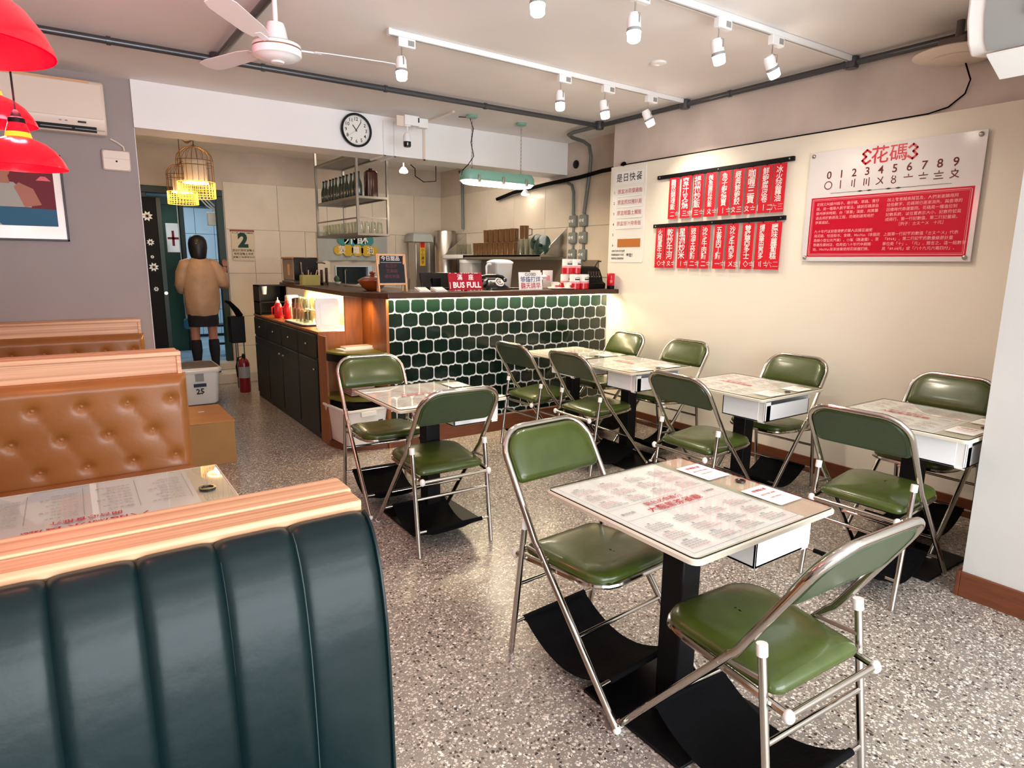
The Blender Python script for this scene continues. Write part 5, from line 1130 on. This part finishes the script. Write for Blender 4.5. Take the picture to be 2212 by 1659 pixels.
birdcage('smaller brass birdcage lamp partly behind the larger one', 1.13, 8.0, 2.10, .148, .42, False)
# right air conditioner
t = thing('air_conditioner', 'white air conditioner on the pale wall in the top right corner', 'air conditioner', (0, 0, 0))
ap = [(3.288, 2.37), (3.16, 2.345), (3.08, 2.335), (3.035, 2.375), (3.005, 2.45), (3.00, 2.56), (3.04, 2.63), (3.288, 2.65)]
B().loft([[(x, y, z) for x, z in ap][::-1] for y in (1.235, .40)]).obj('casing', white_pl, t, bev=.010, ang=60)
B().loft([[(x, y, z) for x, z in ((3.065, 2.338), (3.028, 2.372), (2.998, 2.45), (2.992, 2.56), (3.0, 2.575), (3.01, 2.45), (3.04, 2.38), (3.07, 2.345))][::-1] for y in (1.17, .43)]).obj('front_panel', acg, t, ang=60)
B().box(0, .17, .42, 1.17, -.004, .004, Matrix.Translation((3.06, 0, 2.325)) @ Matrix.Rotation(D2(22), 4, 'Y')).obj('louver', white_pl, t, bev=.002)
B().box(2.985, 2.992, .90, 1.03, 2.42, 2.475).obj('display', blkgloss, t, bev=.004)
B().text('5', .03, RW(2.984, 1.00, 2.447)).text('℃', .02, RW(2.984, .97, 2.447)).obj('lettering', whiteink, t, smooth=False)
for k, s_ in enumerate(('節能標示', '冷氣機', '一級')): B().text(s_, .022, RW(2.986, 1.06, 2.545-k*.028), align='LEFT').obj('lettering', darkink, t, smooth=False)
t = thing('wall_poster', 'blurred pinkish poster on the pale wall at the right edge', 'poster', (0, 0, 0)); B().box(3.286, 3.29, .55, .84, 1.15, 1.62).obj('sheet', mat('poster_grey', 'C9C6C2', .6), t); B().box(3.285, 3.286, .60, .82, 1.38, 1.60).box(3.285, 3.286, .62, .80, 1.18, 1.32).obj('print', mat('poster_red', 'B5606A', .6), t)

# ================================================================== DOORWAY AREA
t = thing('storage_bin', 'white plastic bin with filled clear lid beside the passage', 'bin', (1.03, 7.45, 0)); 
def rr2(w_, d_, z, r=.05): return [(a, b_, z) for a, b_ in rrect(w_, d_, r, 5)]
B().loft([rr2(.34, .46, .01), rr2(.36, .48, .03), rr2(.40, .52, .36), rr2(.385, .505, .36), rr2(.33, .45, .04)]).obj('bin_body', white_pl, t, ang=60)
B().loft([rr2(.44, .56, .35, .06), rr2(.45, .57, .365, .06), rr2(.45, .57, .385, .06), rr2(.42, .54, .40, .06), rr2(.40, .52, .392, .05)]).obj('lid', pot_w, t, ang=60); B().loft([rr2(.39, .51, .40), rr2(.37, .49, .402)]).obj('lid_window', mat('lid_greybrown', '7E7268', .5, noise=(14, .4)), t)
B().box(-.04, .04, -.272, -.262, .26, .34).obj('latch', acg, t, bev=.003); B().box(-.06, .06, -.2655, -.258, .20, .235).obj('blue_band', mat('navy', '182440', .5), t)
B().text('25', .08, FW(.0, -.2575, .15), bold=.03).obj('lettering', darkink, t, smooth=False)
t = thing('cardboard_box', 'brown cardboard box on the floor beside the middle bench', 'box', (.70, 5.30, 0)); 
B().box(-.225, .225, -.32, .32, 0, .325).obj('carton', cardd, t, bev=.003); B().box(-.10, .225, -.325, .32, .326, .332, Matrix.Rotation(D2(1), 4, 'Y')).obj('flap', cardb, t); B().box(-.225, -.11, -.32, .32, .326, .331).obj('flap', cardb, t); B().box(.04, .08, .05, .07, .333, .335).obj('tape', acw, t)
t = thing('plastic_wrap', 'crumpled clear plastic on the left of the cardboard box', 'wrap', (.545, 5.25, .332)); rr = random.Random(9); B().loft([[(.03*math.cos(a)*(1+.5*rr.random())*k, .09*math.sin(a)*k, z) for a in [2*PI*i/9 for i in range(9)]] for z, k in ((0, 1), (.02, 1.1), (.045, .6), (.05, .1))]).obj('plastic', white_pl, t, ang=10)
t = thing('fire_extinguisher', 'red fire extinguisher with pale label beside the dark cabinet', 'extinguisher', (1.58, 7.72, 0)); B().lathe([(.055, .0), (.062, .01), (.062, .33), (.05, .37), (.02, .40)], 20).obj('cylinder', mat('dark_red', '7A0A18', .3, coat=.3), t); B().lathe([(.0635, .17), (.0635, .30)], 20, caps=False).obj('label_band', acg, t); B().box(-.012, .012, -.05, .03, .40, .43).box(-.008, .008, -.07, .02, .43, .445).obj('valve', blk, t); B().tube([(0, .03, .41), (-.05, .04, .40), (-.08, .02, .30), (-.075, 0, .18)], .008, 6).obj('hose', blk, t)
t = thing('black_cart', 'black gadget on a dark stand between the doorway and the cabinet', 'stand', (1.56, 7.95, 0)); B().box(-.06, .10, -.05, .10, .55, .86).obj('bin_box', blk, t, bev=.01); B().box(.00, .012, -.045, -.03, 0, .55).box(.07, .082, -.045, -.03, 0, .55).box(0, .012, .06, .072, 0, .55).obj('leg', darksteel, t); B().tube([(.06, 0, .86), (.02, -.02, .93), (-.05, -.04, 1.02), (-.10, -.05, 1.04)], .02, 8, rads=[.04, .035, .022, .012]).obj('spray_head', blkcloth, t)
cal = thing('wall_calendar', 'old-style tear-off wall calendar showing a big green 2', 'calendar', (0, 0, 0)); zc_ = 1.70
B().box(1.765, 2.06, 8.905, 8.918, 1.862, 1.885).obj('top_bar', mat('dull_red_bar', '8E3A40', .6), cal, bev=.003)
B().box(1.775, 2.052, 8.905, 8.916, 1.505, 1.865).obj('page_block', mat('aged_page', 'CDBFA4', .8), cal, bev=.002); B().box(1.785, 2.058, 8.898, 8.905, 1.50, 1.53).obj('curled_page', MATS['aged_page'], cal)
B().text('2', .24, FW(1.915, 8.9035, 1.745), bold=.05, resol=3).text('十二月 大 DECEMBER', .028, FW(1.915, 8.9035, 1.845), bold=.01).obj('lettering', mat('green_ink', '123A34', .7), cal, smooth=False)
q = B()
for j in range(3):
    for i in range(3): q.text(('宜出行', '祭祀', '忌動土', '沖虎')[(i+j) % 4], .034, FW(1.83+i*.085, 8.9035, 1.625-j*.045), bold=.01)
q.obj('lettering', darkink, cal, smooth=False)
# kitchen contents
t = thing('kitchen_partition', 'green kitchen partition with white first aid sign', 'partition', (0, 0, 0)); B().box(.90, 1.385, 10.30, 10.34, .2, 2.25).obj('board', kgreen, t, bev=.004); B().box(1.385, 1.44, 10.26, 10.36, .2, 2.3).box(.9, 1.8, 10.28, 10.36, 2.25, 2.36).obj('post', kdark, t)
B().box(1.20, 1.37, 10.285, 10.298, 1.60, 2.0).obj('sign_plate', pot_w, t, bev=.01); B().box(1.27, 1.30, 10.278, 10.285, 1.69, 1.90).box(1.215, 1.355, 10.278, 10.285, 1.78, 1.81).obj('cross_mark', redcross, t)
t = thing('kitchen_shelf', 'steel kitchen shelves crowded with pale boxes seen through the doorway', 'shelf', (0, 0, 0))
for z in (.62, 1.0, 1.42, 1.86): B().box(1.86, 2.6, 9.7, 10.1, z, z+.02).obj('shelf_board', kgrey, t)
for x in (1.87, 2.58): B().box(x-.015, x+.015, 9.70, 9.73, .2, 2.2).obj('post', steel, t)
rr = random.Random(2)
names = ['pale carton', 'white bucket', 'blue jar', 'white carton', 'grey tin', 'pale pack', 'white jar', 'blue box', 'white tub', 'grey carton', 'pale tub', 'white pack']
k = 0
for z, zn in ((.64, 'lowest'), (1.02, 'second'), (1.44, 'third'), (1.88, 'top')):
    x = 1.90
    for pos in ('left', 'middle', 'right'):
        w_ = rr.uniform(.12, .2); h_ = rr.uniform(.14, .30); t = thing('kitchen_container', f'{names[k]} at the {pos} of the {zn} kitchen shelf', 'container', (x+w_/2, 9.86, z))
        B().loft(rbox(w_, .2, h_, .02, top=.01)).obj('container', (kwall, white_pl, bluecloth, white_pl, kgrey, kwall)[k % 6], t); B().box(-w_/2+.01, w_/2-.01, -.102, -.10, h_*.3, h_*.6).obj('label_patch', (kgrey, bluecloth, pot_w)[k % 3], t); x += w_+.03; k += 1
t = thing('electric_box', 'white electrical box with looping white cables over the kitchen doorway', 'box', (1.66, 9.4, 0)); B().box(-.06, .12, 0, .08, 1.95, 2.12).obj('box_body', white_pl, t, bev=.01); q = B()
for k in range(3): q.tube([(-.20+.03*k, 0, 2.5), (-.16+.04*k, 0, 2.32), (-.06+.05*k, 0, 2.2), (.06+.02*k, 0, 2.12)], .010, 6)
q.obj('cable', white_pl, t)
t = thing('kitchen_stool', 'dark stool standing on the kitchen floor right of the person', 'stool', (1.72, 9.6, .2)); B().box(-.13, .13, -.13, .13, .40, .43).obj('seat', kdark, t, bev=.005)
for x in (-.11, .11):
    for y in (-.11, .11): B().box(x-.014, x+.014, y-.014, y+.014, 0, .40).obj('leg', kdark, t)
B().box(-.11, .11, -.12, -.10, .15, .18).obj('stretcher', kdark, t)
t = thing('hanging_towel', 'pale blue cloth hanging behind the dark sliding door', 'cloth', (1.24, 9.35, 0)); q = B(); rings = []
for j in range(7):
    u = j/6; rings.append([(.02*math.cos(a)*(.6+2.2*u)+.006*math.sin(a*5+u*6)+.05*u, .03*math.sin(a), 1.45-u*.75) for a in [2*PI*i/14 for i in range(14)]])
q.loft(rings).obj('cloth', mat('pale_cloth', 'C6D4DA', .8), t, ang=80); B().box(-.03, .13, -.05, .05, .60, .74).obj('blue_cloth', bluecloth, t, bev=.03)
B().cyl((0, 0, 1.45), (0, 0, 2.84), .006).obj('hook_rod', steel, t)

# person seen from behind
ps = thing('person', 'person in beige jacket, black skirt and dark socks in the kitchen doorway, back turned', 'person', (1.33, 8.60, .125))
def skin_obj(name, V_, E_, R_, m, par, root=0, sub=2):
    me = bpy.data.meshes.new(name); me.from_pydata(V_, E_, []); o = bpy.data.objects.new(name, me); COL.objects.link(o); o.parent = par; me.materials.append(m)
    md = o.modifiers.new('skin', 'SKIN'); md.use_smooth_shade = True
    for i, r in enumerate(R_):
        me.skin_vertices[0].data[i].radius = (r if isinstance(r, tuple) else (r, r)); me.skin_vertices[0].data[i].use_root = (i == root)
    s2 = o.modifiers.new('sub', 'SUBSURF'); s2.levels = sub; s2.render_levels = sub; return o
bm_ = bpy.data.meshes.new('probe'); bm_.from_pydata([(0, 0, 0), (0, 0, 1)], [(0, 1)], [])
V_ = [(0, 0, .93), (0, 0, 1.10), (0, .0, 1.28), (0, .01, 1.40), (0, .02, 1.46), (0, .03, 1.54), (0, .025, 1.62),
      (-.095, 0, .86), (-.10, .01, .48), (-.10, -.01, .28), (-.105, -.01, .08), (-.11, .10, .035),
      (.095, 0, .86), (.095, .01, .48), (.10, -.01, .28), (.105, -.01, .08), (.11, .10, .035),
      (-.16, 0, 1.33), (-.205, .02, 1.08), (-.15, .21, 1.02),
      (.16, 0, 1.33), (.235, -.03, 1.10), (.29, .12, 1.22), (.325, .17, 1.29)]
E_ = [(0, 1), (1, 2), (2, 3), (3, 4), (4, 5), (5, 6), (0, 7), (7, 8), (8, 9), (9, 10), (10, 11), (0, 12), (12, 13), (13, 14), (14, 15), (15, 16), (2, 17), (17, 18), (18, 19), (2, 20), (20, 21), (21, 22), (22, 23)]
R_ = [(.15, .10), (.12, .09), (.15, .10), .05, .055, .085, .07, .085, .055, .056, .034, .035, .085, .055, .056, .034, .035, .05, .04, .028, .05, .04, .03, .032]
has_skin = True
me_ = bpy.data.meshes.new('body'); me_.from_pydata(V_, E_, []); me_.materials.append(skin); ob = bpy.data.objects.new('body', me_); COL.objects.link(ob); ob.parent = ps
md = ob.modifiers.new('skin', 'SKIN'); md.use_smooth_shade = True
for i, r in enumerate(R_):
    sv = me_.skin_vertices[0].data[i]; sv.radius = (r if isinstance(r, tuple) else (r, r)); sv.use_root = (i == 0)
ob.modifiers.new('sub', 'SUBSURF').levels = 2; ob.modifiers['sub'].render_levels = 2
for k, (dx, dz, ln) in enumerate(((-.022, .055, .06), (-.008, .062, .07), (.007, .060, .066), (.020, .050, .055))):
    B().tube([(.325+dx*.6, .185, 1.30), (.325+dx, .20, 1.30+dz*.7), (.325+dx*1.1, .19, 1.30+dz+ln*.35)], .0085, 7, rads=[.010, .009, .006]).obj('finger', skin, ps)
B().tube([(.305, .17, 1.27), (.275, .185, 1.295), (.262, .195, 1.32)], .009, 7, rads=[.012, .010, .007]).obj('thumb', skin, ps)
def ell(rx, ry, z, cx=0, cy=0, n=28, wr=0, ph=0): return [(cx+rx*math.cos(a)*(1+wr*math.sin(a*5+ph)), cy+ry*math.sin(a)*(1+wr*math.cos(a*4+ph)), z) for a in [2*PI*i/n for i in range(n)]]
B().loft([ell(.165, .12, .69, wr=.03), ell(.175, .135, .72, wr=.05), ell(.195, .15, .83, wr=.06, ph=1), ell(.20, .155, .96, wr=.06, ph=2.2), ell(.195, .145, 1.08, wr=.05, ph=3), ell(.19, .13, 1.20, wr=.02), ell(.18, .115, 1.30), ell(.14, .095, 1.36), ell(.08, .07, 1.40), ell(.065, .06, 1.42)]).obj('jacket', jacket, ps, ang=80)
B().tube([(.10, 0, 1.345), (.15, 0, 1.325), (.20, -.01, 1.22), (.245, -.03, 1.09), (.265, .02, 1.07), (.285, .08, 1.14), (.305, .12, 1.21)], .06, 16, rads=[.055, .072, .074, .070, .065, .052, .038]).obj('jacket_sleeve', jacket, ps, ang=80)
B().tube([(-.10, 0, 1.345), (-.15, 0, 1.325), (-.195, 0, 1.22), (-.215, .01, 1.08), (-.20, .06, 1.02), (-.16, .16, 1.01)], .06, 16, rads=[.055, .072, .072, .068, .058, .045]).obj('jacket_sleeve', jacket, ps, ang=80)
B().loft([ell(.15, .11, .93), ell(.165, .125, .80), ell(.175, .135, .66), ell(.17, .13, .575), ell(.15, .11, .58)]).obj('skirt', skirtm, ps, ang=80)
for s in (-1, 1):
    B().tube([(s*.10, .008, .405), (s*.10, .0, .36), (s*.10, -.012, .28), (s*.102, -.012, .18), (s*.105, -.01, .08)], .05, 18, rads=[.058, .062, .062, .050, .040]).obj('sock', skirtm, ps, ang=80)
    B().loft([[(s*.107+a, b_+.045, z) for a, b_ in rrect(w_, d_, .035, 5)] for w_, d_, z in ((.085, .25, 0), (.09, .255, .02), (.085, .24, .05), (.07, .12, .09))]).obj('shoe', blk, ps, ang=60)
rings = [ell(.012, .012, 1.676, 0, .015), ell(.045, .048, 1.668, 0, .015), ell(.075, .08, 1.648, 0, .015), ell(.096, .10, 1.610, 0, .01), ell(.104, .108, 1.565, 0, .01), ell(.104, .108, 1.52, 0, .005), ell(.098, .10, 1.475, 0, .0, wr=.03), ell(.090, .085, 1.435, 0, -.01, wr=.05), ell(.080, .06, 1.40, 0, -.025, wr=.08), ell(.065, .03, 1.37, 0, -.045, wr=.10)]
B().loft(rings).obj('hair', hairm, ps, ang=80); B().sphere((-.035, -.098, 1.565), .008, 8, 6).obj('hair_clip', steel, ps)
bpy.data.objects.remove(_to); bpy.data.meshes.remove(bm_)
